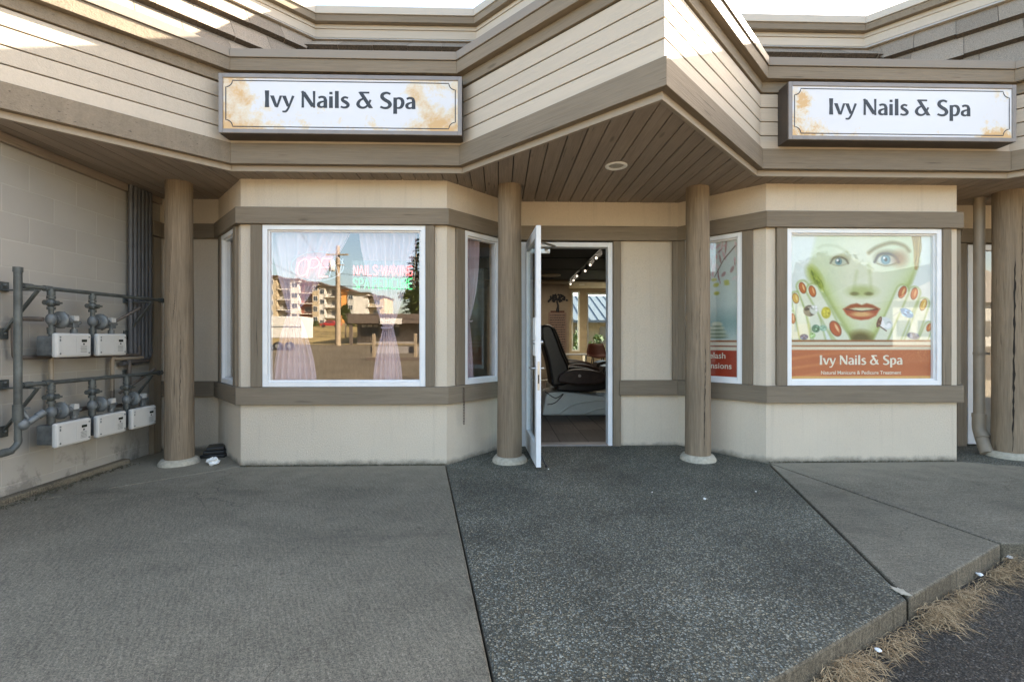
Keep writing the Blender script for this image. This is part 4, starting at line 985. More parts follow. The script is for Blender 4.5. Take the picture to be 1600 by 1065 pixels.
# moss and grit line at the wall foot and a few dead leaves
mb = MB()
def tuft(x, y):
    for _ in range(3):
        a = rnd.uniform(0, 6.28); h = rnd.uniform(0.005, 0.022); w = 0.004
        mb.add([(x - w, y, 0), (x + w, y, 0), (x + math.cos(a) * 0.01, y + math.sin(a) * 0.01 - 0.004, h)], [(0, 1, 2)])
for i in range(520): tuft(rnd.uniform(-2.40, -0.5), YF - abs(rnd.gauss(0.004, 0.008)))
for i in range(260): tuft(rnd.uniform(2.56, 4.42), YF - abs(rnd.gauss(0.004, 0.006)))
for i in range(500):
    y = rnd.uniform(2.4, 4.6); tuft(-3.51 + abs(rnd.gauss(0, 0.03 + 0.03 * math.sin(y * 3) ** 2)), y)
ms = mb.build('moss', M['soil'], None); ms['label'] = 'thin line of moss and grit at the wall foot'; ms['kind'] = 'stuff'

# ------------------------------------------------------------------ curtains and window signs
def curtain(seg, y, top, tie, bot, label, dots=True, folds=6, amp=0.022, side=1, pw=2.3):
    # top/tie/bot: (x0, x1, z) in local wall metres
    m4 = frame_m(*seg); q = MB(); nx, nz = 54, 40; g = []
    ctl = [top, tie, bot]
    for j in range(nz + 1):
        v = j / nz; zt, zm, zb = top[2], tie[2], bot[2]; z = lerp(zt, zb, v); vm = (zt - zm) / (zt - zb)
        if v < vm:
            k = v / vm; k = k ** pw; a, b = lerp(top[0], tie[0], k), lerp(top[1], tie[1], k)
        else:
            k = (v - vm) / (1 - vm); k = 1 - (1 - k) ** 1.7; a, b = lerp(tie[0], bot[0], k), lerp(tie[1], bot[1], k)
        row = []
        for i in range(nx + 1):
            u = i / nx; w = b - a
            x = a + w * u; yy = y + (amp * (0.35 + 0.65 * min(1, w / 0.4))) * (math.sin(u * folds * 2 * math.pi + 0.5 * math.sin(z * 3)) + 0.35 * math.sin(u * folds * 5.1 + z * 2))
            row.append((x, yy, z))
        g.append(row)
    q.add([p for r in g for p in r], [(j * (nx + 1) + i, j * (nx + 1) + i + 1, (j + 1) * (nx + 1) + i + 1, (j + 1) * (nx + 1) + i) for j in range(nz) for i in range(nx)], 0, None, m4, True)
    o0 = m4 @ Vector((tie[0], y, tie[2])); t = thing('curtain', o0, label, 'curtain', 'tied back lilac curtains in the shop windows')
    q.build('cloth', M['curtain'], t)
    q = MB(); q.tube([m4 @ Vector((tie[0] - 0.01, y - 0.03, tie[2])), m4 @ Vector(((tie[0] + tie[1]) / 2, y - 0.05, tie[2] - 0.01)), m4 @ Vector((tie[1] + 0.01, y - 0.03, tie[2]))], 0.008, 8); q.build('tieback', M['curtain'], t)
    if dots:
        q = MB(); e = nx if side > 0 else 0
        for j in range(0, nz * 2 + 1):
            p = Vector(g[min(nz, j // 2)][e]); 
            if j % 2 and j // 2 < nz: p = (p + Vector(g[j // 2 + 1][e])) / 2
            q.sphere(m4 @ (p + Vector((0.008 * side, -0.006, 0))), 0.0105, 0, 6)
        q.build('pompom_trim', M['curtain'], t)
    return t
fx = lambda px: X_at(px, YF + 0.17) + 2.402
fz = lambda px, py: Z_at(px, py, YF + 0.17)
curtain(FF, 0.11, (fx(424), fx(548), 2.20), (fx(455), fx(468), fz(461, 487)), (fx(430), fx(496), 0.76), 'tied lilac curtain at the left of the window with the neon signs', True, 7, 0.022, 1, 1.15)
curtain(FF, 0.11, (fx(564), fx(652), 2.20), (fx(601), fx(614), fz(608, 512)), (fx(585), fx(628), 0.76), 'tied lilac curtain below the green neon sign', True, 6, 0.022, 1, 1.35)
curtain(RF, 0.085, (0.22, 0.52, 2.20), (0.33, 0.38, fz(740, 500)), (0.24, 0.44, 0.76), 'tied lilac curtain in the narrow window beside the entrance', True, 5, 0.018, -1)
# neon signs
yn = YF + 0.075
nz = lambda px, py: Z_at(px, py, yn)
op_s = thing('neon_sign', (X_at(495, yn), yn, nz(495, 415)), 'oval neon OPEN sign with glowing pink letters in the window', 'neon sign')
xa, xb = X_at(460, yn), X_at(531, yn); zb_ = nz(495, 432); hh = nz(495, 404) - zb_
mb = MB(); w3 = (xb - xa) * 0.26; step = (xb - xa) / 4
for i, ch in enumerate('OPE'): neon_word(mb, ch, xa + i * step, xa + i * step + w3, zb_, hh, yn, 0.0062, 0, 0.22)
mb.build('lit_letters', M['neon_red'], op_s)
mb = MB(); neon_word(mb, 'N', xa + 3 * step, xa + 3 * step + w3, zb_, hh, yn, 0.005, 0, 0.22); mb.build('dark_letter', M['neon_off'], op_s)
mb = MB(); cx, cz = X_at(496, yn), nz(496, 416); rx, rz = (X_at(537, yn) - X_at(455, yn)) / 2, (nz(496, 393) - nz(496, 438)) / 2
mb.tube([(cx + rx * math.cos(t_), yn, cz + rz * math.sin(t_)) for t_ in [i * math.pi / 24 for i in range(49)]], 0.005, 6, 0, False); mb.build('oval_tube', M['neon_off'], op_s)
mb = MB(); mb.tube([(cx, yn + 0.01, cz + rz), (cx, yn + 0.01, 2.24)], 0.0015, 4); mb.build('hanging_wire', M['steel'], op_s)
ns_ = thing('neon_sign', (X_at(598, yn), yn, nz(598, 433)), 'neon sign reading NAILS-WAXING in red over SPA PEDICURE in green', 'neon sign')
mb = MB(); neon_word(mb, 'NAILS-WAXING', X_at(552, yn), X_at(645, yn), nz(598, 430), nz(598, 415) - nz(598, 430), yn, 0.0042); mb.build('red_letters', M['neon_red'], ns_)
mb = MB(); neon_word(mb, 'SPA PEDICURE', X_at(552, yn), X_at(645, yn), nz(598, 451), nz(598, 435) - nz(598, 451), yn, 0.0042); mb.build('green_letters', M['neon_green'], ns_)
mb = MB(); mb.box(X_at(549, yn), X_at(648, yn), yn + 0.012, yn + 0.016, nz(598, 454), nz(598, 407)); mb.build('clear_backing', m_glass('acrylic', 0.03, (0.80, 0.86, 0.90)), ns_)

# ------------------------------------------------------------------ printed posters
class Paint:
    def __init__(s, w, h, bg):
        s.w, s.h = w, h; s.x, s.y = np.meshgrid(np.linspace(0, 1, w + 1), np.linspace(0, 1, h + 1)); s.a = np.ones((h + 1, w + 1, 3)) * np.array(bg) / 255.0
        s.asp = 1.0
    def put(s, m, c):
        m = np.clip(m, 0, 1)[..., None]; s.a = s.a * (1 - m) + np.array(c) / 255.0 * m
    def ell(s, cx, cy, rx, ry, ang=0, soft=0.15):
        t = R(ang); dx, dy = s.x - cx, s.y - cy; u = (dx * math.cos(t) + dy * math.sin(t)) / rx; v = (-dx * math.sin(t) + dy * math.cos(t)) / ry
        return np.clip((1 - np.sqrt(u * u + v * v)) / soft + 0.5, 0, 1)
    def line(s, pts, w, soft=0.5):
        d = np.full(s.x.shape, 9.0)
        for (x0, y0), (x1, y1) in zip(pts, pts[1:]):
            L2 = (x1 - x0) ** 2 + (y1 - y0) ** 2 + 1e-9; t = np.clip(((s.x - x0) * (x1 - x0) + (s.y - y0) * (y1 - y0)) / L2, 0, 1)
            d = np.minimum(d, np.hypot(s.x - x0 - t * (x1 - x0), s.y - y0 - t * (y1 - y0)))
        return np.clip((w - d) / (w * soft) + 0.5 * 0, 0, 1)
    def dist(s, pts):
        d = np.full(s.x.shape, 9.0)
        for (x0, y0), (x1, y1) in zip(pts, pts[1:]):
            L2 = (x1 - x0) ** 2 + (y1 - y0) ** 2 + 1e-9; t = np.clip(((s.x - x0) * (x1 - x0) + (s.y - y0) * (y1 - y0)) / L2, 0, 1)
            d = np.minimum(d, np.hypot(s.x - x0 - t * (x1 - x0), s.y - y0 - t * (y1 - y0)))
        return d
    def poly(s, pts):
        ins = np.zeros(s.x.shape, bool); n = len(pts)
        for i in range(n):
            x0, y0 = pts[i]; x1, y1 = pts[(i + 1) % n]
            c = (y0 > s.y) != (y1 > s.y); xx = (x1 - x0) * (s.y - y0) / ((y1 - y0) if abs(y1 - y0) > 1e-9 else 1e-9) + x0
            ins ^= c & (s.x < xx)
        return ins
    def spoly(s, pts, soft):
        d = s.dist(list(pts) + [pts[0]]); return np.clip(np.where(s.poly(pts), d, -d) / soft + 0.5, 0, 1)
    def band(s, y0, y1, soft=0.004): return np.clip((s.y - y0) / soft, 0, 1) * np.clip((y1 - s.y) / soft, 0, 1)
    def mesh(s, mb, x0, x1, z0, z1, y, M4):
        n = s.w + 1
        pts = [(lerp(x0, x1, i / s.w), y, lerp(z1, z0, j / s.h)) for j in range(s.h + 1) for i in range(n)]
        mb.add(pts, [(j * n + i, (j + 1) * n + i, (j + 1) * n + i + 1, j * n + i + 1) for j in range(s.h) for i in range(s.w)], 0, None, M4)
    def colour(s, me):
        rg = np.random.RandomState(9); s.a = s.a + rg.normal(0, 0.012, s.a.shape[:2] + (1,)); gy = s.a.mean(2, keepdims=True); s.a = np.clip(gy + (s.a - gy) * 0.92, 0, 1)
        a = me.color_attributes.new('Print', 'FLOAT_COLOR', 'POINT')
        lin = np.where(s.a <= 0.04045, s.a / 12.92, ((s.a + 0.055) / 1.055) ** 2.4)
        lin = np.clip(lin * 0.98, 0, 0.90); buf = np.ones((s.a.shape[0] * s.a.shape[1], 4), np.float32); buf[:, :3] = lin.reshape(-1, 3); a.data.foreach_set('color', buf.ravel())
def q_(x, y): return ((x - 40) / 910.0, (y - 60) / 950.0)
P = Paint(230, 240, (222, 232, 226))
rs = np.random.RandomState(3)
f = lambda L: [q_(*p) for p in L]
face = f([(165, 285), (215, 60), (870, 60), (866, 240), (815, 375), (725, 520), (640, 640), (560, 760), (430, 760), (405, 690), (330, 570), (250, 430)])
fm_ = P.spoly(face, 0.03)
P.put(fm_, (210, 222, 186))
d_ = P.dist(face[3:] + [face[0]]); low_ = np.clip((P.y - 0.10) * 4, 0.15, 1)
P.put(fm_ * np.exp(-(d_ / 0.070) ** 2) * 0.70 * low_, (176, 198, 96))
P.put(fm_ * np.exp(-(d_ / 0.020) ** 2) * 0.55 * low_, (116, 136, 34))
P.put(fm_ * P.ell(*q_(500, 330), 0.16, 0.34, 0, 0.9) * 0.6, (232, 232, 208))
for k_ in range(60): P.put(P.line([q_(815 + 1.0 * k_, 60), q_(830 + 0.7 * k_ + rs.uniform(-8, 8), 150 + rs.uniform(-20, 20)), q_(838 + 0.2 * k_ + rs.uniform(-10, 10), 260 + rs.uniform(-30, 30))], 0.005, 1.0) * 0.5, [(120, 92, 36), (176, 142, 62), (210, 186, 110)][rs.randint(3)])                        # hair at the temple
P.put(P.ell(*q_(205, 340), 0.040, 0.075, -30, 1.1) * 0.8, (142, 160, 30))
for _ in range(70):
    a_ = rs.uniform(0, 1); x_, y_ = q_(175 + 70 * a_ + rs.uniform(-12, 12), 285 + 110 * a_ + rs.uniform(-14, 14)); P.put(P.line([(x_, y_), (x_ + rs.uniform(0.0, 0.03), y_ + rs.uniform(0.02, 0.06))], 0.005, 1.0) * 0.6, [(96, 116, 16), (176, 190, 60)][rs.randint(2)])
# brows
P.put(P.line(crom(f([(545, 178), (600, 140), (690, 112), (765, 130), (800, 165)]), 6), 0.022, 1.0) * 0.9, (122, 104, 34))
P.put(P.line(crom(f([(420, 185), (350, 140), (270, 130), (225, 150)]), 6), 0.017, 1.0) * 0.3, (150, 160, 96))
# eyes
for (cx, cy, k, strg) in ((652, 222, 0.90, 0.95), (355, 236, 0.66, 0.5)):
    ex, ey = q_(cx, cy)
    P.put(P.ell(ex + 0.01, ey - 0.012, 0.098 * k, 0.062 * k, 0, 0.5) * 0.65 * strg, (112, 96, 44))
    P.put(P.ell(ex + 0.008, ey + 0.003, 0.078 * k, 0.036 * k, 0, 0.35) * strg, (206, 216, 208))
    P.put(P.ell(ex, ey, 0.037 * k, 0.037 * k, 0, 0.3) * strg, (58, 96, 112))
    P.put(P.ell(ex, ey + 0.004, 0.029 * k, 0.029 * k, 0, 0.5) * strg, (104, 156, 172)); P.put(P.ell(ex, ey, 0.014 * k, 0.015 * k, 0, 0.3) * strg, (18, 24, 28)); P.put(P.ell(ex - 0.012 * k, ey - 0.012 * k, 0.008, 0.008, 0, 0.4), (250, 252, 252))
    P.put(P.line(crom([(ex - 0.085 * k, ey + 0.018 * k), (ex - 0.05 * k, ey - 0.036 * k), (ex + 0.02 * k, ey - 0.044 * k), (ex + 0.075 * k, ey - 0.02 * k), (ex + 0.10 * k, ey + 0.02 * k)], 6), 0.017 * k, 1.0) * strg, (50, 34, 22))
    P.put(P.line(crom([(ex - 0.07 * k, ey + 0.03 * k), (ex, ey + 0.048 * k), (ex + 0.085 * k, ey + 0.025 * k)], 6), 0.006 * k, 0.9) * 0.7 * strg, (96, 80, 40))
P.put(P.ell(*q_(740, 215), 0.05, 0.05, 0, 1.2) * 0.7, (150, 92, 34))
# nose
P.put(P.ell(*q_(500, 432), 0.095, 0.040, 0, 1.0) * 0.65, (150, 170, 70))
for cx in (455, 545): P.put(P.ell(*q_(cx, 447), 0.030, 0.013, 0, 0.8) * 0.85, (104, 104, 30))
P.put(P.line(f([(470, 300), (450, 420)]), 0.02, 1.0) * 0.25, (150, 170, 80)); P.put(P.line(f([(545, 250), (560, 420)]), 0.022, 1.0) * 0.3, (160, 178, 96))
# lips
up_ = f([(382, 548), (430, 518), (470, 510), (500, 522), (530, 510), (570, 520), (616, 546), (560, 556), (500, 562), (440, 556)])
lo_ = f([(382, 548), (440, 552), (500, 558), (560, 552), (616, 546), (590, 590), (545, 614), (495, 620), (445, 610), (405, 585)])
P.put(P.spoly(lo_, 0.012), (176, 70, 24)); P.put(P.spoly(up_, 0.012), (160, 72, 22))
P.put(P.spoly(f([(425, 545), (460, 538), (540, 538), (582, 544), (550, 560), (455, 560)]), 0.012), (214, 216, 176))
P.put(P.ell(*q_(500, 582), 0.072, 0.017, 0, 0.8) * 0.85, (232, 190, 120)); P.put(P.line(f([(400, 549), (500, 563), (600, 548)]), 0.006, 0.8), (92, 34, 12))
# chin shade
P.put(P.ell(*q_(492, 745), 0.085, 0.055, 0, 0.9), (96, 84, 16))
# fingers
skin = (224, 230, 206); gr = (132, 158, 60)
def finger(pts, w0, edge=True):
    p = crom(f(pts), 8); P.put(P.line(p, w0 + 0.006, 0.25) * 0.8, gr); P.put(P.line(p, w0, 0.35), skin)
for pts, w in (([(70, 590), (78, 680), (92, 760)], 0.036), ([(86, 470), (118, 600), (150, 770)], 0.042), ([(128, 400), (185, 560), (240, 770)], 0.046), ([(192, 425), (280, 590), (370, 770)], 0.050), ([(345, 690), (380, 740), (390, 770)], 0.055),
               ([(926, 660), (905, 710), (880, 770)], 0.034), ([(892, 510), (850, 640), (800, 770)], 0.044), ([(832, 440), (770, 590), (700, 770)], 0.048), ([(758, 430), (690, 590), (610, 770)], 0.050)): finger(pts, w)
def nail(cx, cy, rx, ry, ang, c, hl):
    x, y = q_(cx, cy); rx /= 980; ry /= 1020
    P.put(P.ell(x, y, rx * 1.12, ry * 1.1, ang, 0.15), (110, 50, 14)); P.put(P.ell(x, y, rx, ry, ang, 0.2), c); P.put(P.ell(x + rx * 0.3, y - ry * 0.1, rx * 0.25, ry * 0.6, ang, 0.7) * 0.8, hl)
og = (196, 98, 30); go = (222, 176, 70)
for a_ in ((128, 410, 21, 38, -18, og, (246, 212, 150)), (190, 432, 21, 38, -18, og, (240, 190, 130)), (85, 478, 20, 34, -14, go, (250, 232, 160)), (68, 610, 15, 34, -6, og, (240, 200, 140)), (335, 676, 32, 54, -28, (190, 84, 22), (250, 220, 170)),
           (757, 436, 23, 42, 24, og, (250, 222, 150)), (832, 446, 22, 40, 14, og, (240, 190, 130)), (890, 518, 20, 40, 20, go, (250, 240, 180)), (926, 668, 16, 28, 20, og, (240, 200, 140))): nail(*a_)
def gem(cx, cy, rx, ry, ang, c):
    x, y = q_(cx, cy); rx /= 910; ry /= 950
    P.put(P.ell(x, y, rx, ry, ang, 0.2), c)
    for _ in range(9):
        a, b = rs.uniform(-0.6, 0.6, 2); v = rs.uniform(-70, 90); P.put(P.ell(x + a * rx, y + b * ry, rx * 0.24, ry * 0.24, ang, 0.6), [min(255, max(0, k + v)) for k in c])
for a_ in ((172, 560, 38, 36, 0, (96, 84, 62)), (200, 552, 26, 30, 0, (214, 220, 206)), (276, 572, 30, 38, 0, (196, 184, 30)), (212, 676, 26, 26, 0, (88, 132, 96)), (258, 672, 24, 20, 0, (150, 190, 160)), (138, 730, 26, 18, 0, (28, 60, 110)), (190, 720, 20, 18, 0, (160, 200, 120)),
           (785, 572, 46, 26, 30, (90, 150, 196)), (648, 640, 48, 40, 20, (216, 224, 222)), (610, 632, 14, 38, 20, (110, 70, 40)), (826, 724, 40, 22, 12, (116, 122, 140))): gem(*a_)
P.put(P.line(f([(700, 590), (745, 560)]), 0.006, 0.8), (200, 206, 190)); P.put(P.line(f([(655, 690), (600, 650)]), 0.006, 0.8), (90, 60, 40))
# bands of the lower part
b0 = lambda y: (y - 60) / 950.0
P.put(P.band(b0(748), 1.1), (214, 208, 184)); P.put(P.band(b0(748), b0(764)), (150, 92, 40)); P.put(P.band(b0(783), b0(797)), (150, 84, 34))
P.put(P.band(b0(812), 1.1), (176, 78, 28))
w_ = 0.5 + 0.5 * np.sin(P.y * 95 + 3.2 * np.sin(P.x * 3.2 + 0.5) + P.x * 7); P.put(P.band(b0(812), 1.1) * np.clip(w_ * 1.6 - 1.0, 0, 1) * np.clip(0.75 - P.x, 0, 1) * 0.9, (224, 150, 84))
P.put(P.band(b0(812), 1.1) * (rs.rand(*P.x.shape) > 0.86) * np.clip((P.x - 0.55) * 2.2, 0, 1) * np.clip(0.93 - P.y, 0, 0.1) * 7, (214, 140, 80))
P.put(P.band(b0(985), 1.1), (206, 160, 84))
m4 = frame_m(*FF2); x0, x1, z0, z1 = V0 + 0.045, V1 - 0.012, 0.79, 2.195
pt = thing('window_poster', m4 @ Vector(((x0 + x1) / 2, 0.034, z0)), 'poster of a pale green face with red lips and orange fingernails in the wide window', 'poster')
mb = MB(); P.mesh(mb, x0, x1, z0, z1, 0.034, m4); o = mb.build('print', M['print'], pt); P.colour(o.data)
mb = MB(); hgt = (z1 - z0); px_ = (x1 - x0) / 910
lettering(mb, 'Ivy Nails & Spa', x0 + (497 - 40) * px_, z1 - (912 - 60) / 950 * hgt, 62 / 950 * hgt, m4, 0.0325)
font_text(mb, 'Natural Manicure & Pedicure Treatment', x0 + (495 - 40) * px_, z1 - (975 - 60) / 950 * hgt, 0.0485, m4, 0.0325, 0, 0.012)
mb.build('lettering', M['postertext'], o)
# narrow poster
P = Paint(70, 200, (196, 214, 208)); v_ = lambda y: (y - 375) / 216.0
P.put(np.clip(0.5 - P.y * 1.2, 0, 1) * 0.5, (206, 190, 196)); P.put(P.band(0.47, 0.74, 0.12) * 0.7, (120, 160, 160))
for _ in range(46): P.put(P.ell(rs.uniform(0.1, 1), rs.uniform(0.02, 0.30), rs.uniform(0.02, 0.06), rs.uniform(0.006, 0.02), rs.uniform(0, 180), 0.5) * 0.6, [(208, 150, 160), (226, 206, 206), (150, 90, 90)][rs.randint(3)])
P.put(P.line([(0.95, 0.05), (0.7, 0.14), (0.5, 0.26)], 0.008, 0.8), (90, 60, 50))
for _ in range(10): P.put(P.ell(rs.uniform(0.2, 0.9), rs.uniform(0.28, 0.40), 0.06, 0.012, 0, 0.6) * 0.7, (180, 186, 70))
for k in range(4): P.put(P.ell(0.55, 0.695 - 0.028 * k, 0.24 - 0.04 * k, 0.018, 0, 0.4), (170 + 10 * k, 184 + 8 * k, 160 + 8 * k)); P.put(P.ell(0.55, 0.71 - 0.028 * k, 0.22 - 0.04 * k, 0.006, 0, 0.8) * 0.7, (80, 104, 80))
P.put(P.ell(0.2, 0.70, 0.12, 0.025, 0, 0.6), (120, 160, 90))
P.put(P.band(0.725, 1.1), (216, 210, 190)); P.put(P.band(0.728, 0.745), (150, 84, 40)); P.put(P.band(0.765, 0.78), (150, 70, 34)); P.put(P.band(0.80, 1.1), (168, 52, 26))
m4 = frame_m(*LF2); a0, a1 = 0.09 + 0.06, flen(LF2) - 0.213 - 0.06; z0, z1 = 0.79, 2.195
pt2 = thing('window_poster', m4 @ Vector(((a0 + a1) / 2, 0.034, z0)), 'narrow poster with stacked stones over a red Eyelash Extensions band', 'poster')
mb = MB(); P.mesh(mb, a0, a1, z0, z1, 0.034, m4); o = mb.build('print', M['print'], pt2); P.colour(o.data)
mb = MB(); font_text(mb, 'Eyelash', (a0 + a1) / 2 - 0.01, 0.985, 0.085, m4, 0.0325, 0, 0.012); font_text(mb, 'Extensions', (a0 + a1) / 2 - 0.01, 0.88, 0.085, m4, 0.0325, 0, 0.012); mb.build('lettering', M['postertext'], o)
# ------------------------------------------------------------------ inside the salon
FL = 0.036
def bez_box(mb, x0, x1, y0, y1, z0, z1, M4=None, mi=0): mb.box(x0, x1, y0, y1, z0, z1, mi, M4)
def side_profile(mb, prof, y0, y1, mi=0, M4=None):      # an outline in X-Z pushed through in Y
    n = len(prof); p = [(x, y0, z) for x, z in prof] + [(x, y1, z) for x, z in prof]
    mb.add(p, [tuple(range(n)), tuple(range(n, 2 * n))[::-1]] + [((i + 1) % n, i, n + i, n + (i + 1) % n) for i in range(n)], mi, (0, 1, 0), M4)
def pedicure_chair(x, y, label):
    t = thing('pedicure_chair', (x, y, FL), label, 'pedicure chair', 'pedicure spa chairs in a row')
    T4 = Matrix.Translation((x, y, FL))
    q = MB(); side_profile(q, crom([(0.10, 0.0), (0.14, 0.18), (0.20, 0.335), (0.50, 0.345), (0.9, 0.30), (1.25, 0.285), (1.75, 0.30), (1.84, 0.2), (1.82, 0.0)], 5), -0.36, 0.36, 0, T4); q.build('tub', M['tub'], t, 0.03)
    q = MB()
    q.tube([T4 @ Vector(p) for p in crom([(0.35, -0.372, 0.03), (0.55, -0.374, 0.16), (0.85, -0.374, 0.22), (1.25, -0.374, 0.235), (1.47, -0.374, 0.22)], 6)], 0.012, 8)
    q.tube([T4 @ Vector(p) for p in crom([(0.72, -0.372, 0.02), (0.95, -0.374, 0.10), (1.25, -0.374, 0.125), (1.48, -0.374, 0.12)], 6)], 0.010, 8)
    q.build('tub_moulding', M['tub'], t)
    T5 = T4 @ Matrix.Translation((0.36, 0, 0))
    q = MB(); side_profile(q, crom([(-0.02, 0.36), (0.25, 0.34), (0.62, 0.36), (0.80, 0.42), (0.76, 0.56), (0.45, 0.55), (0.12, 0.58), (-0.02, 0.50)], 4), -0.27, 0.27, 0, T5); q.build('seat', M['leather'], t, 0.03)
    q = MB(); side_profile(q, crom([(0.13, 0.45), (0.16, 0.70), (0.06, 0.95), (-0.04, 1.22), (-0.12, 1.36), (-0.26, 1.34), (-0.26, 1.15), (-0.16, 0.8), (-0.10, 0.42)], 5), -0.30, 0.30, 0, T5); q.build('backrest', M['leather'], t, 0.04)
    for s_ in (-1, 1):
        q = MB(); side_profile(q, crom([(-0.02, 0.50), (0.02, 0.62), (0.25, 0.70), (0.60, 0.66), (0.70, 0.58), (0.62, 0.48), (0.25, 0.46)], 4), s_ * 0.34 - 0.065, s_ * 0.34 + 0.065, 0, T5); q.build('armrest', M['leather2' if s_ < 0 else 'leather'], t, 0.025)
    q = MB(); side_profile(q, crom([(0.82, 0.36), (0.86, 0.27), (1.0, 0.24), (1.36, 0.24), (1.44, 0.34), (1.38, 0.44), (1.1, 0.47), (0.9, 0.45)], 4), -0.40, 0.2, 0, T5); q.build('foot_basin', M['leather'], t, 0.02)
    q = MB(); side_profile(q, crom([(0.78, 0.55), (0.86, 0.52), (1.18, 0.56), (1.22, 0.63), (1.0, 0.68), (0.82, 0.64)], 4), -0.22, 0.22, 0, T5); q.build('leg_rest', M['leather'], t, 0.03)
    q = MB(); q.tube([T4 @ Vector(p) for p in crom([(0.15, -0.36, 0.36), (0.3, -0.39, 0.27), (0.42, -0.385, 0.33), (0.3, -0.38, 0.20), (0.18, -0.38, 0.17)], 6)], 0.006, 6); q.build('hose', M['black'], t); q = MB(); q.tube([T4 @ Vector((0.66, -0.408, 0.60)), T4 @ Vector((0.66, -0.418, 0.60))], 0.022, 12); q.build('knob', M['steel'], t)
    return t
pc = pedicure_chair(0.54, 7.45, 'black massage pedicure chair on a pearl white tub, nearest the entrance door')
for dy, dx, lb in ((1.45, 0.22, 'second black pedicure chair from the door, partly hidden'), (2.9, 0.40, 'third black pedicure chair from the door, farthest along the row')):
    c = copy_tree(pc); c.location = (0.54 + dx, 7.45 + dy, FL); c['label'] = lb
yc = 12.0; xc = X_at(934, yc)
ch = thing('shell_chair', (xc, yc, FL), 'rust brown shell chair by the rear window', 'chair')
q = MB(); T4 = Matrix.Translation((xc, yc, FL)); g = []
for j in range(11):
    v = j / 10
    for i in range(11):
        u = i / 10 * 2 - 1; w = 0.24 * (1 - 0.35 * max(0, v - 0.6) ** 1.2 * 2)
        if v < 0.5: p = (u * w, -0.22 + v * 0.8 + 0.03 * u * u, 0.70 + 0.05 * u * u)
        else: k = (v - 0.5) * 2; p = (u * w, 0.18 + 0.10 * k - 0.05 * u * u, 0.70 + 0.33 * k * (1 - 0.12 * u * u) + 0.05 * u * u)
        g.append(p)
q.add(g, [(j * 11 + i, j * 11 + i + 1, (j + 1) * 11 + i + 1, (j + 1) * 11 + i) for j in range(10) for i in range(10)], 0, None, T4, True)
o = q.build('shell', M['rustchair'], ch); so = o.modifiers.new('Solidify', 'SOLIDIFY'); so.thickness = 0.03
for sx_ in (-1, 1):
    for sy_ in (-1, 1):
        q = MB(); q.tube([T4 @ Vector((sx_ * 0.12, sy_ * 0.10, 0.69)), T4 @ Vector((sx_ * 0.2, sy_ * 0.18, 0.0))], 0.012, 8); q.build('leg', M['black'], ch)
# manicure table at the rear window
yt = 13.2; xt = X_at(899, yt)
tb = thing('manicure_table', (xt, yt, FL), 'small white manicure table under the rear window', 'table')
q = MB(); q.box(xt - 0.42, xt + 0.32, yt - 0.25, yt + 0.25, 0.74, 0.78); q.build('tabletop', M['white'], tb, 0.004)
for s_ in (-0.36, 0.26):
    q = MB(); q.box(xt + s_ - 0.02, xt + s_ + 0.02, yt - 0.2, yt + 0.2, FL, 0.738); q.build('leg', M['steel'], tb)
# menu board with a tree emblem
ym = 13.885; mx0, mx1 = X_at(857, ym), X_at(885, ym)
mn = thing('menu_board', ((mx0 + mx1) / 2, ym, Z_at(870, 550, ym)), 'pinkish wall menu with rows of dark lettering under a tree emblem', 'menu board')
q = MB(); q.box(mx0, mx1, ym - 0.012, ym + 0.01, Z_at(870, 551, ym), Z_at(870, 488, ym)); q.build('board', M['menu'], mn)
q = MB(); rnd = random.Random(4); zt = Z_at(870, 492, ym); zb2 = Z_at(870, 548, ym); n = 16
for k in range(n):
    z = lerp(zt, zb2, k / (n - 1)); x = mx0 + 0.04
    while x < mx1 - 0.06:
        w = rnd.uniform(0.02, 0.07); q.box(x, min(x + w, mx1 - 0.04), ym - 0.0135, ym - 0.0125, z - 0.022, z + 0.004 * rnd.random()); x += w + 0.012
q.build('lettering', M['ink'], mn)
q = MB(); cx, cz = (mx0 + mx1) / 2, Z_at(870, 487, ym)
q.tube([(cx, ym - 0.01, cz), (cx + 0.02, ym - 0.01, cz + 0.18), (cx - 0.02, ym - 0.01, cz + 0.32)], [0.05, 0.03, 0.02], 8)
for k in range(60):
    a = rnd.uniform(0, math.pi); r = rnd.uniform(0.06, 0.27); q.sphere((cx + r * 1.05 * math.cos(a), ym - 0.004, cz + 0.30 + r * 0.8 * math.sin(a)), (0.035, 0.006, 0.03), 0, 5)
q.box(mx0 + 0.06, mx1 - 0.06, ym - 0.012, ym - 0.004, cz - 0.02, cz + 0.03, 1); q.build('emblem', [M['ink'], M['rustchair']], mn)
# lights
tl = thing('track_light', (X_at(925, 9.0), 9.0, 2.84), 'black ceiling track with small lit spot lamps', 'light')
a = Vector((X_at(944, 8.2), 8.2, 2.80)); b = Vector((X_at(888, 13.2), 13.2, 2.80))
q = MB(); q.tube([a, b], 0.018, 6); q.build('rail', M['black'], tl)
for k in range(6):
    p = a.lerp(b, 0.06 + 0.16 * k); p2 = p + Vector((-0.10 + 0.03 * (k % 3), -0.08, -0.16))
    q = MB(); q.tube([p, p + Vector((0, 0, -0.08)), p2], [0.012, 0.03, 0.045], 10); h = q.build('spot_lamp', M['black'], tl)
    q = MB(); q.sphere(p2 + Vector((0, -0.005, -0.008)), 0.024, 0, 8); q.build('bulb', M['lamp'], h)
yv = 12.3; q = MB(); q.lathe([(0.25, 2.858), (0.25, 2.835), (0.19, 2.825), (0.19, 2.845), (0.11, 2.84), (0.11, 2.825), (0.02, 2.82)], 28, 0, Matrix.Translation((X_at(861, yv), yv, 0)))
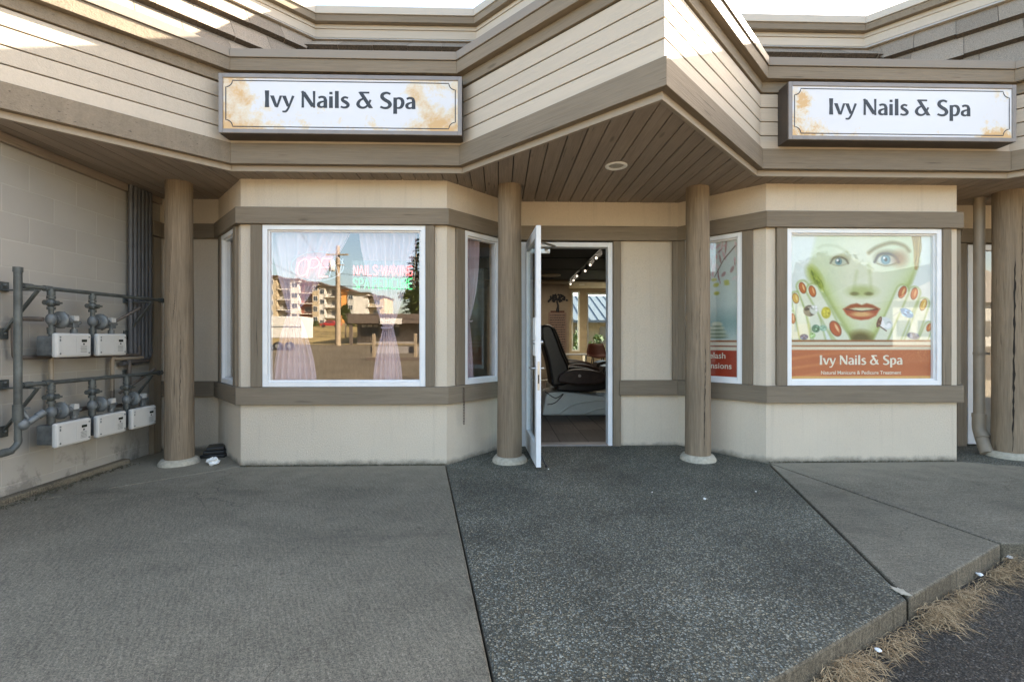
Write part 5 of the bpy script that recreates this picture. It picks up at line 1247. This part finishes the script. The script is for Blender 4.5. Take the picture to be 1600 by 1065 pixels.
tag(q.build('ceiling_vent', M['room'], None, 0, (X_at(861, yv), yv, 2.85)), 'round pale ceiling vent on the dark ceiling', 'vent')
yv = 13.9; vt = thing('ceiling_downlight', (X_at(909, yv), yv, 2.80), 'small lit downlight in the pale rear ceiling', 'light')
q = MB(); q.lathe([(0.085, 2.799), (0.085, 2.79), (0.06, 2.788)], 20, 0, Matrix.Translation((X_at(909, yv), yv, 0))); q.build('ring', M['white'], vt)
q = MB(); q.lathe([(0.058, 2.794), (0.001, 2.793)], 20, 0, Matrix.Translation((X_at(909, yv), yv, 0))); q.build('bulb', M['lamp'], vt)
for i in range(2):                                     # lamps that light the salon
    L_ = bpy.data.lights.new('salon_lamp', 'AREA'); L_.energy = 2.2; L_.size = 1.6; L_.color = (1.0, 0.86, 0.68)
    lo = bpy.data.objects.new('salon_lamp', L_); COL.objects.link(lo); lo.location = (1.6, 8.8 + 3.2 * i, 2.80)

# ------------------------------------------------------------------ foliage
def leaf_cloud(mb, c, r, n, s, rnd, mi=0, gaps=0.35):
    clumps = [(Vector((rnd.gauss(0, 1), rnd.gauss(0, 1), rnd.gauss(0, 1))).normalized() * rnd.uniform(0.35, 1.0), rnd.uniform(0.22, 0.42)) for _ in range(max(6, int(n / 60)))]
    for _ in range(n):
        d, w = rnd.choice(clumps); p = d + Vector((rnd.gauss(0, w), rnd.gauss(0, w), rnd.gauss(0, w))) * 0.55
        p = Vector((c[0] + p.x * r[0], c[1] + p.y * r[1], c[2] + p.z * r[2]))
        a = Vector((rnd.gauss(0, 1), rnd.gauss(0, 1), rnd.gauss(0, 1))).normalized(); b = a.orthogonal().normalized(); L = s * rnd.uniform(0.6, 1.3)
        mb.add([p - a * L, p + b * L * 0.5, p + a * L, p - b * L * 0.5], [(0, 1, 2, 3)], mi)
M['leaf'] = m_leaf('green_leaf', (0.045, 0.075, 0.018), (0.11, 0.14, 0.035))
M['fir'] = m_leaf('conifer_needles', (0.015, 0.032, 0.012), (0.045, 0.065, 0.022))
M['bark'] = m_plain('bark', (0.10, 0.075, 0.055), 0.9, 0, 0.3, 5)
def ground_z(Y):
    if Y > -6: return ASPH
    if Y > -42: return lerp(ASPH, 0.62, (-6 - Y) / 36)
    if Y > -132: return lerp(0.62, 5.9, (-42 - Y) / 90)
    return 5.9
def tree(x, y, h, r, label, kind, seed, z=None, group='trees across the parking lot'):
    rnd = random.Random(seed); z = ground_z(y) if z is None else z
    t = thing('conifer_tree' if kind == 'fir' else 'leafy_tree', (x, y, z), label, 'tree', group)
    q = MB(); lean = rnd.uniform(-0.04, 0.04)
    q.tube([(x, y, z - 0.2), (x + lean * h * 0.5, y, z + h * 0.5), (x + lean * h, y, z + h * (0.97 if kind == 'fir' else 0.75))], [h * 0.025, h * 0.016, h * 0.004], 8)
    for k in range(7):
        zz = z + h * rnd.uniform(0.3, 0.7); a = rnd.uniform(0, 6.28); q.tube([(x, y, zz), (x + math.cos(a) * r * 0.7, y + math.sin(a) * r * 0.7, zz + (h * 0.12 if kind != 'fir' else -0.2))], [h * 0.008, h * 0.003], 5)
    q.build('trunk', M['bark'], t)
    q = MB()
    if kind == 'fir':
        nl = 24
        for j in range(nl):
            zz = z + h * (0.12 + 0.88 * j / nl); rr = r * (1 - j / nl) ** 0.8 + 0.1; nb = max(5, int(11 * (1 - j / nl)) + 3)
            for b_ in range(nb):
                if rnd.random() < 0.18: continue
                a = rnd.uniform(0, 6.28); R_ = rr * rnd.uniform(0.55, 1.12)
                for s_ in range(9):
                    tt = (s_ + rnd.random()) / 9; p = Vector((x + math.cos(a) * R_ * tt, y + math.sin(a) * R_ * tt, zz - R_ * tt * 0.28 + rnd.uniform(-.12, .12))); L = h * 0.028 * rnd.uniform(0.7, 1.3)
                    d = Vector((math.cos(a + rnd.uniform(-.9, .9)), math.sin(a + rnd.uniform(-.9, .9)), -0.3)); sd = Vector((-d.y, d.x, rnd.uniform(-.4, .4))) * L * 0.4
                    q.add([p - sd, p + d * L, p + sd, p - d * L * 0.3], [(0, 1, 2, 3)])
        q.build('crown', M['fir'], t)
    else:
        for k in range(5): leaf_cloud(q, (x + rnd.uniform(-.5, .5) * r, y + rnd.uniform(-.5, .5) * r, z + h * rnd.uniform(0.5, 0.82)), (r * 0.62, r * 0.62, h * 0.22), 420, h * 0.032, rnd)
        q.build('crown', M['leaf'], t)
    return t

# ------------------------------------------------------------------ across the street (seen in the window glass)
M['pole'] = m_wood('pale_pole_wood', (0.22, 0.17, 0.115)); M['beigew'] = m_plain('beige_cladding', (0.31, 0.25, 0.165), 0.8); M['whitew'] = m_plain('white_cladding', (0.44, 0.42, 0.38), 0.8)
M['greyw'] = m_plain('grey_cladding', (0.33, 0.32, 0.29), 0.8); M['redw'] = m_plain('red_brown_cladding', (0.24, 0.07, 0.045), 0.8); M['orangew'] = m_plain('orange_cladding', (0.55, 0.24, 0.06), 0.8)
M['darkw'] = m_plain('dark_brown_fascia', (0.075, 0.055, 0.042), 0.8); M['greysid'] = m_plain('grey_brown_siding', (0.18, 0.16, 0.145), 0.8); M['winglass'] = m_plain('dark_window_glass', (0.03, 0.04, 0.05), 0.12)
M['redcar'] = m_plain('red_car_paint', (0.30, 0.02, 0.02), 0.3); M['bluew'] = m_plain('blue_grey_metal_roof', (0.085, 0.10, 0.12), 0.6)
D = 146.0; yF = 2 * YG - D
apt = thing('apartment_block', (X_at(500, D), yF, ground_z(yF)), 'four storey beige white and orange apartment block on the hillside across the street', 'building')
zb0 = ground_z(yF) - 0.6
def axx(px): return X_at(px, D)
bays = [(396, 411, 'beigew', 0, 443), (411, 433, 'beigew', 1, 432), (433, 454, 'greyw', 2, 436), (454, 467, 'whitew', 1, 437), (467, 488, 'redw', 2, 442), (488, 498, 'beigew', 1, 442), (498, 508, 'whitew', 1, 447), (508, 533, 'whitew', 2, 448), (533, 543, 'orangew', 0, 452), (543, 553, 'greyw', 1, 456), (553, 575, 'whitew', 0, 458), (575, 598, 'beigew', 2, 463)]
sh = 3.15
for i, (a, b, mt, kind, py) in enumerate(bays):
    x0, x1 = axx(a), axx(b); zt_ = Z_at((a + b) / 2, py, D); setb = 1.8 if kind == 2 else (0.0 if i % 2 else 0.25)
    q = MB(); q.box(x0, x1 - 0.02, yF - 14, yF - setb, zb0, zt_); wl = q.build('bay_wall', M[mt], apt)
    q = MB(); q.box(x0 - 0.5, x1 + 0.5, yF - 14.5, yF + 0.9 - setb * 0.3, zt_ + 0.02, zt_ + 0.28, 0, Matrix.Translation((0, 0, 0)) ); q.build('roof', M['darkw'], apt)
    for k in range(4):
        zf = zt_ - (k + 1) * sh
        if kind == 1 or kind == 2:
            q = MB(); cx = (x0 + x1) / 2; w = min(0.9, (x1 - x0) * 0.3)
            q.box(cx - w - .12, cx + w + .12, yF - setb + 0.005, yF - setb + 0.06, zf + 0.75, zf + 2.35); win = q.build('window', M['whitew'], apt)
            q = MB(); q.box(cx - w, cx - 0.05, yF - setb + 0.06, yF - setb + 0.075, zf + 0.87, zf + 2.23); q.box(cx + 0.05, cx + w, yF - setb + 0.06, yF - setb + 0.075, zf + 0.87, zf + 2.23); q.build('pane', M['winglass'], win)
        if kind == 2:
            q = MB(); q.box(x0 + .1, x1 - .1, yF - setb + 0.08, yF + 0.25, zf - 0.05, zf + 0.15); bal = q.build('balcony', M['whitew'], apt)
            q = MB(); q.box(x0 + .1, x1 - .1, yF + 0.2, yF + 0.25, zf + 1.05, zf + 1.12); n = 14
            for r_ in range(n + 1): xx = lerp(x0 + .12, x1 - .14, r_ / n); q.box(xx, xx + 0.03, yF + 0.2, yF + 0.24, zf + 0.15, zf + 1.05)
            q.build('railing', M['darkw'], bal)
# utility pole
p0 = refl(528, 539, 48); xx, yy = p0.x, p0.y; z0 = ground_z(yy); zt_ = Z_at(528, 384, 48)
up = thing('utility_pole', (xx, yy, z0), 'tall wooden utility pole with a grey transformer can', 'utility pole')
q = MB(); q.tube([(xx, yy, z0 - 0.3), (xx, yy, zt_)], [0.30, 0.19], 12); q.build('pole', M['pole'], up)
q = MB(); q.lathe([(0.05, 0), (0.30, 0.05), (0.30, 1.0), (0.22, 1.1), (0.05, 1.12)], 14, 0, Matrix.Translation((xx - 0.55, yy + 0.1, zt_ - 2.6))); q.build('transformer', M['meter'], up)
q = MB(); q.box(xx - 1.1, xx + 1.1, yy + 0.16, yy + 0.28, zt_ - 1.0, zt_ - 0.85); q.box(xx + 0.1, xx + 0.7, yy + 0.16, yy + 0.25, zt_ - 2.0, zt_ - 1.9); q.build('crossarm', M['pole'], up)
def wire(name, a, b, sag, r, label, group='overhead wires on the utility pole'):
    q = MB(); a, b = Vector(a), Vector(b); q.tube([a.lerp(b, i / 24) - Vector((0, 0, sag * 4 * (i / 24) * (1 - i / 24))) for i in range(25)], r, 5)
    return tag(q.build(name, M['black'], None, 0, a), label, 'wire', group)
wire('overhead_wire', (xx, yy, zt_ - 3.8), (-9.5, -9, 8.4), 0.3, 0.014, 'overhead wire from the pole to the near left')
wire('overhead_wire', (xx, yy, zt_ - 4.4), (-14, -14, 6.6), 0.4, 0.013, 'lower overhead wire from the pole to the left')
wire('overhead_wire', (xx, yy, zt_ - 4.0), (26, -36, 6.6), 0.7, 0.03, 'thick overhead wire from the pole to the right')
wire('overhead_wire', (xx, yy, zt_ - 2.8), (30, -60, 9.5), 0.6, 0.02, 'high overhead wire from the pole to the right')
wire('overhead_wire', (5.2, -12, 4.9), (30, -22, 10.5), 0.2, 0.018, 'overhead wire crossing in front of the gabled building', 'overhead wires on the right')
# low shop across the lot
D = 52.0; yF = 2 * YG - D; z0 = ground_z(yF)
lb = thing('low_shop_building', (X_at(620, D), yF, z0), 'low grey brown shop building with a dark overhanging roof', 'building')
xa, xb = X_at(558, D), X_at(790, D)
q = MB(); q.box(xa, xb, yF - 12, yF, z0 - 0.3, Z_at(600, 503, D)); q.build('wall', M['greysid'], lb)
q = MB(); q.box(X_at(543, D - 2), xb + 1, yF - 12.5, yF + 2.0, Z_at(600, 505, D - 2), Z_at(600, 490, D - 2)); q.build('roof', M['darkw'], lb)
for px in (547, 690): q = MB(); q.box(X_at(px, D - 2) - 0.15, X_at(px, D - 2) + 0.15, yF + 1.5, yF + 1.8, z0 - 0.1, Z_at(600, 505, D - 2) - 0.005); q.build('canopy_post', M['darkw'], lb)
for a, b in ((563, 592), (598, 625), (700, 730)):
    q = MB(); q.box(X_at(a, D), X_at(b, D), yF + 0.01, yF + 0.06, z0 + 0.85, z0 + 2.3); w = q.build('window', M['winglass'], lb)
    q = MB()
    for k in range(3): xk = lerp(X_at(a, D), X_at(b, D), 0.08 + 0.33 * k); q.box(xk, xk + 0.42, yF + 0.065, yF + 0.075, z0 + 1.85, z0 + 2.1)
    q.build('notice', M['white'], w)
q = MB(); q.box(X_at(655, D), X_at(664, D), yF + 0.01, yF + 0.05, z0, z0 + 2.2); dr = q.build('door', M['winglass'], lb)
q = MB(); q.box(X_at(594, D - 2), X_at(628, D - 2), yF + 2.02, yF + 2.10, Z_at(600, 506, D - 2), Z_at(600, 497, D - 2)); q.build('fascia_sign', M['whitew'], lb)
# trailer
D = 37.0; yF = 2 * YG - D; z0 = ground_z(yF); x0, x1 = X_at(398, D), X_at(472, D)
tr = thing('cargo_trailer', ((x0 + x1) / 2, yF, z0), 'long white cargo trailer parked across the lot', 'trailer')
q = MB(); q.box(x0, x1, yF - 2.2, yF, Z_at(440, 528, D), Z_at(440, 494, D)); q.build('body', M['whitew'], tr, 0.05)
q = MB(); q.box(x0 + .02, x1 - .02, yF + 0.002, yF + 0.03, Z_at(440, 511, D), Z_at(440, 509.5, D)); q.build('side_rail', M['steel'], tr)
for xk in (x0 + 0.9, x0 + 1.7, x1 - 1.0):
    q = MB(); q.tube([(xk, yF - 0.25, z0 + 0.33), (xk, yF - 0.02, z0 + 0.33)], 0.33, 18); wh = q.build('wheel', M['black'], tr); q = MB(); q.tube([(xk, yF - 0.03, z0 + 0.33), (xk, yF + 0.0, z0 + 0.33)], 0.17, 14); q.build('rim', M['steel'], wh)
# red car on the rise
D = 104.0; yF = 2 * YG - D; z0 = ground_z(yF) + 0.05; cx = X_at(517, D)
car = thing('parked_car', (cx, yF, z0), 'small red car parked in front of the apartment block', 'car')
q = MB(); side_profile(q, crom([(-2.1, 0.35), (-2.1, 0.75), (-1.3, 0.9), (-0.7, 1.4), (0.6, 1.42), (1.3, 0.95), (2.1, 0.85), (2.15, 0.4)], 4), -0.85, 0.85, 0, Matrix.Translation((cx, yF, z0))); q.build('body', M['redcar'], car, 0.05)
q = MB(); side_profile(q, [(-1.1, 0.95), (-0.65, 1.33), (0.55, 1.35), (1.05, 0.98)], 0.855, 0.865, 0, Matrix.Translation((cx, yF, z0))); q.build('side_window', M['winglass'], car)
for s_ in (-1.3, 1.3): q = MB(); q.tube([(cx + s_, yF + 0.65, z0 + 0.33), (cx + s_, yF + 0.88, z0 + 0.33)], 0.33, 16); q.build('wheel', M['black'], car)
# timber barrier in the lot
D = 25.0; yF = 2 * YG - D; z0 = ground_z(yF)
ba = thing('timber_barrier', (X_at(617, D), yF, z0), 'timber rail barrier with pale posts in the parking lot', 'barrier')
for px in (584, 649, 715): q = MB(); xk = X_at(px, D); q.box(xk - 0.075, xk + 0.075, yF - 0.075, yF + 0.075, z0 - 0.2, Z_at(px, 521, D)); q.build('post', M['pole'], ba, 0.01)
q = MB(); q.box(X_at(578, D), X_at(722, D), yF - 0.16, yF - 0.105, Z_at(600, 552, D), Z_at(600, 541, D)); q.build('rail', M['greysid'], ba)
q = MB(); q.box(X_at(575, D), X_at(722, D), yF + 0.3, yF + 0.5, z0 - 0.02, z0 + 0.16); q.build('kerb_log', M['darkw'], ba, 0.02)
# trees
for px, D, h, r, kd, lb_, sd in ((654, 72, 15, 2.8, 'fir', 'tall dark conifer behind the low shop roof', 1), (643, 66, 11.5, 2.4, 'fir', 'shorter dark conifer left of the tallest one', 2), (675, 70, 13.5, 2.9, 'fir', 'dark conifer on the right of the conifer group', 3), (655, 60, 6.5, 2.6, 'leaf', 'bright green bushy tree over the low shop roof', 4),
                                 (540, 64, 4.6, 1.2, 'leaf', 'thin young tree beside the utility pole', 5), (1244, 85, 12.5, 5, 'leaf', 'round leafy tree at the edge of the far lot', 6), (1290, 90, 14.5, 6, 'leaf', 'broad leafy tree in the middle of the far row', 7), (1340, 88, 14, 6, 'leaf', 'leafy tree close to the gabled building', 8), (1190, 95, 12, 5, 'leaf', 'leafy tree left of the far row', 9), (730, 100, 13, 5, 'leaf', 'leafy tree behind the low shop', 10)):
    p = refl(px, 530, D); tree(p.x, p.y, h, r, lb_, kd, sd)
# hedge-like shrubs along the hill road
for k, px in enumerate((470, 486, 560, 575, 590)):
    p = refl(px, 505, 112 - 2 * k); rnd = random.Random(20 + k); q = MB(); z = ground_z(p.y); leaf_cloud(q, (p.x, p.y, z + 0.7), (2.2, 1.0, 0.9), 380, 0.28, rnd)
    tag(q.build('shrub', M['leaf'], None, 0, (p.x, p.y, z)), 'low green shrub on the rise below the apartment block', 'shrub', 'shrubs below the apartment block')
# white building to the right
D = 44.0; yF = 2 * YG - D; z0 = ground_z(yF); xa, xb = X_at(1395, D), X_at(1640, D)
wb = thing('gabled_building', ((xa + xb) / 2, yF, z0), 'grey gabled building across the lot to the right', 'building')
q = MB(); q.box(xa, xb, yF - 12, yF, z0 - 0.3, z0 + 4.6); q.build('wall', M['greyw'], wb)
q = MB(); xm_ = (xa + xb) / 2; q.add([(xa - 0.6, yF + 0.6, z0 + 4.3), (xb + 0.6, yF + 0.6, z0 + 4.3), (xm_, yF + 0.6, z0 + 8.6), (xa - 0.6, yF - 12.6, z0 + 4.3), (xb + 0.6, yF - 12.6, z0 + 4.3), (xm_, yF - 12.6, z0 + 8.6)], [(0, 1, 2), (3, 5, 4), (1, 4, 5, 2), (0, 2, 5, 3), (0, 3, 4, 1)]); q.build('roof', M['greysid'], wb)
for px in (1412, 1445, 1500, 1560): q = MB(); xk = X_at(px, D); q.box(xk - 0.6, xk + 0.6, yF + 0.01, yF + 0.06, z0 + 1.0, z0 + 2.5); q.build('window', M['winglass'], wb)

# ------------------------------------------------------------------ behind the shop (seen through the rear windows)
bh = thing('rear_building', (4.0, 30.0, -0.06), 'building with a blue grey metal roof behind the salon', 'building')
q = MB(); q.box(-6, 14, 30, 38, -0.06, 2.5); q.build('wall', M['beigew'], bh)
q = MB(); q.add([(-7, 28.5, 2.35), (15, 28.5, 2.35), (15, 34, 4.3), (-7, 34, 4.3), (-7, 28.5, 2.2), (15, 28.5, 2.2)], [(0, 1, 2, 3), (4, 5, 1, 0)])
for k in range(44): q.box(-7 + 0.5 * k, -6.96 + 0.5 * k, 0, 5.84, 0.0, 0.035, 0, Matrix.Translation((0, 28.5, 2.352)) @ Matrix.Rotation(math.atan2(1.95, 5.5), 4, 'X'))
q.build('roof', M['bluew'], bh)
q = MB()
for k in range(5): q.box(0 + 1.6 * k, 0.9 + 1.6 * k, 29.94, 29.99, 0.9, 2.0)
q.build('window', M['winglass'], bh)
for k in range(6):
    rnd = random.Random(60 + k); q = MB(); x = 0.2 + 1.15 * k; y = 22.0 + rnd.uniform(-1, 1); leaf_cloud(q, (x, y, 0.75), (0.8, 0.7, 0.75), 420, 0.12, rnd)
    tag(q.build('shrub', M['leaf'], None, 0, (x, y, -0.06)), 'green shrub outside the rear window of the salon', 'shrub', 'shrubs outside the rear windows')

# ------------------------------------------------------------------ light, sky, camera
AZ, EL = 59.5, 25.8
w = bpy.data.worlds.new('World'); S.world = w; w.use_nodes = True; nt = w.node_tree
for n in list(nt.nodes): nt.nodes.remove(n)
sky = nt.nodes.new('ShaderNodeTexSky'); sky.sky_type = 'NISHITA'; sky.sun_disc = False; sky.sun_elevation = R(EL); sky.sun_rotation = R(AZ); sky.air_density = 1.0; sky.dust_density = 2.2; sky.ozone_density = 1.0
bg = nt.nodes.new('ShaderNodeBackground'); bg.inputs[1].default_value = 0.070; wo = nt.nodes.new('ShaderNodeOutputWorld')
warm = nt.nodes.new('ShaderNodeMix'); warm.data_type = 'RGBA'; warm.blend_type = 'MULTIPLY'; warm.inputs[0].default_value = 1; warm.inputs[7].default_value = (1.07, 0.99, 0.89, 1)   # evening haze takes some blue out
nt.links.new(sky.outputs[0], warm.inputs[6]); nt.links.new(warm.outputs[2], bg.inputs[0]); nt.links.new(bg.outputs[0], wo.inputs[0])
sd = bpy.data.lights.new('sun', 'SUN'); sd.energy = 4.7; sd.angle = R(0.5); sd.color = (1.0, 0.87, 0.70)
so = bpy.data.objects.new('sun', sd); COL.objects.link(so)
sv = Vector((math.sin(R(AZ)) * math.cos(R(EL)), math.cos(R(AZ)) * math.cos(R(EL)), math.sin(R(EL))))
so.rotation_euler = (-sv).to_track_quat('-Z', 'Y').to_euler(); so.location = (20, 10, 20)
cd = bpy.data.cameras.new('camera'); cam = bpy.data.objects.new('camera', cd); COL.objects.link(cam)
cd.sensor_width = 36; cd.lens = 36 * F_ / 1600; cd.clip_start = 0.05; cd.clip_end = 3000; cd.shift_y = -2.5 / 1600
cam.location = (0, 0, HC); cam.rotation_euler = (R(90), 0, -math.atan(T_)); S.camera = cam
S.view_settings.view_transform = 'Standard'; S.view_settings.look = 'None'; S.view_settings.gamma = 1; S.view_settings.exposure = 3.55
S.cycles.max_bounces = 8; S.cycles.transparent_max_bounces = 16; S.cycles.caustics_reflective = False; S.cycles.caustics_refractive = False
S.cycles.use_denoising = True; S.cycles.sample_clamp_indirect = 6
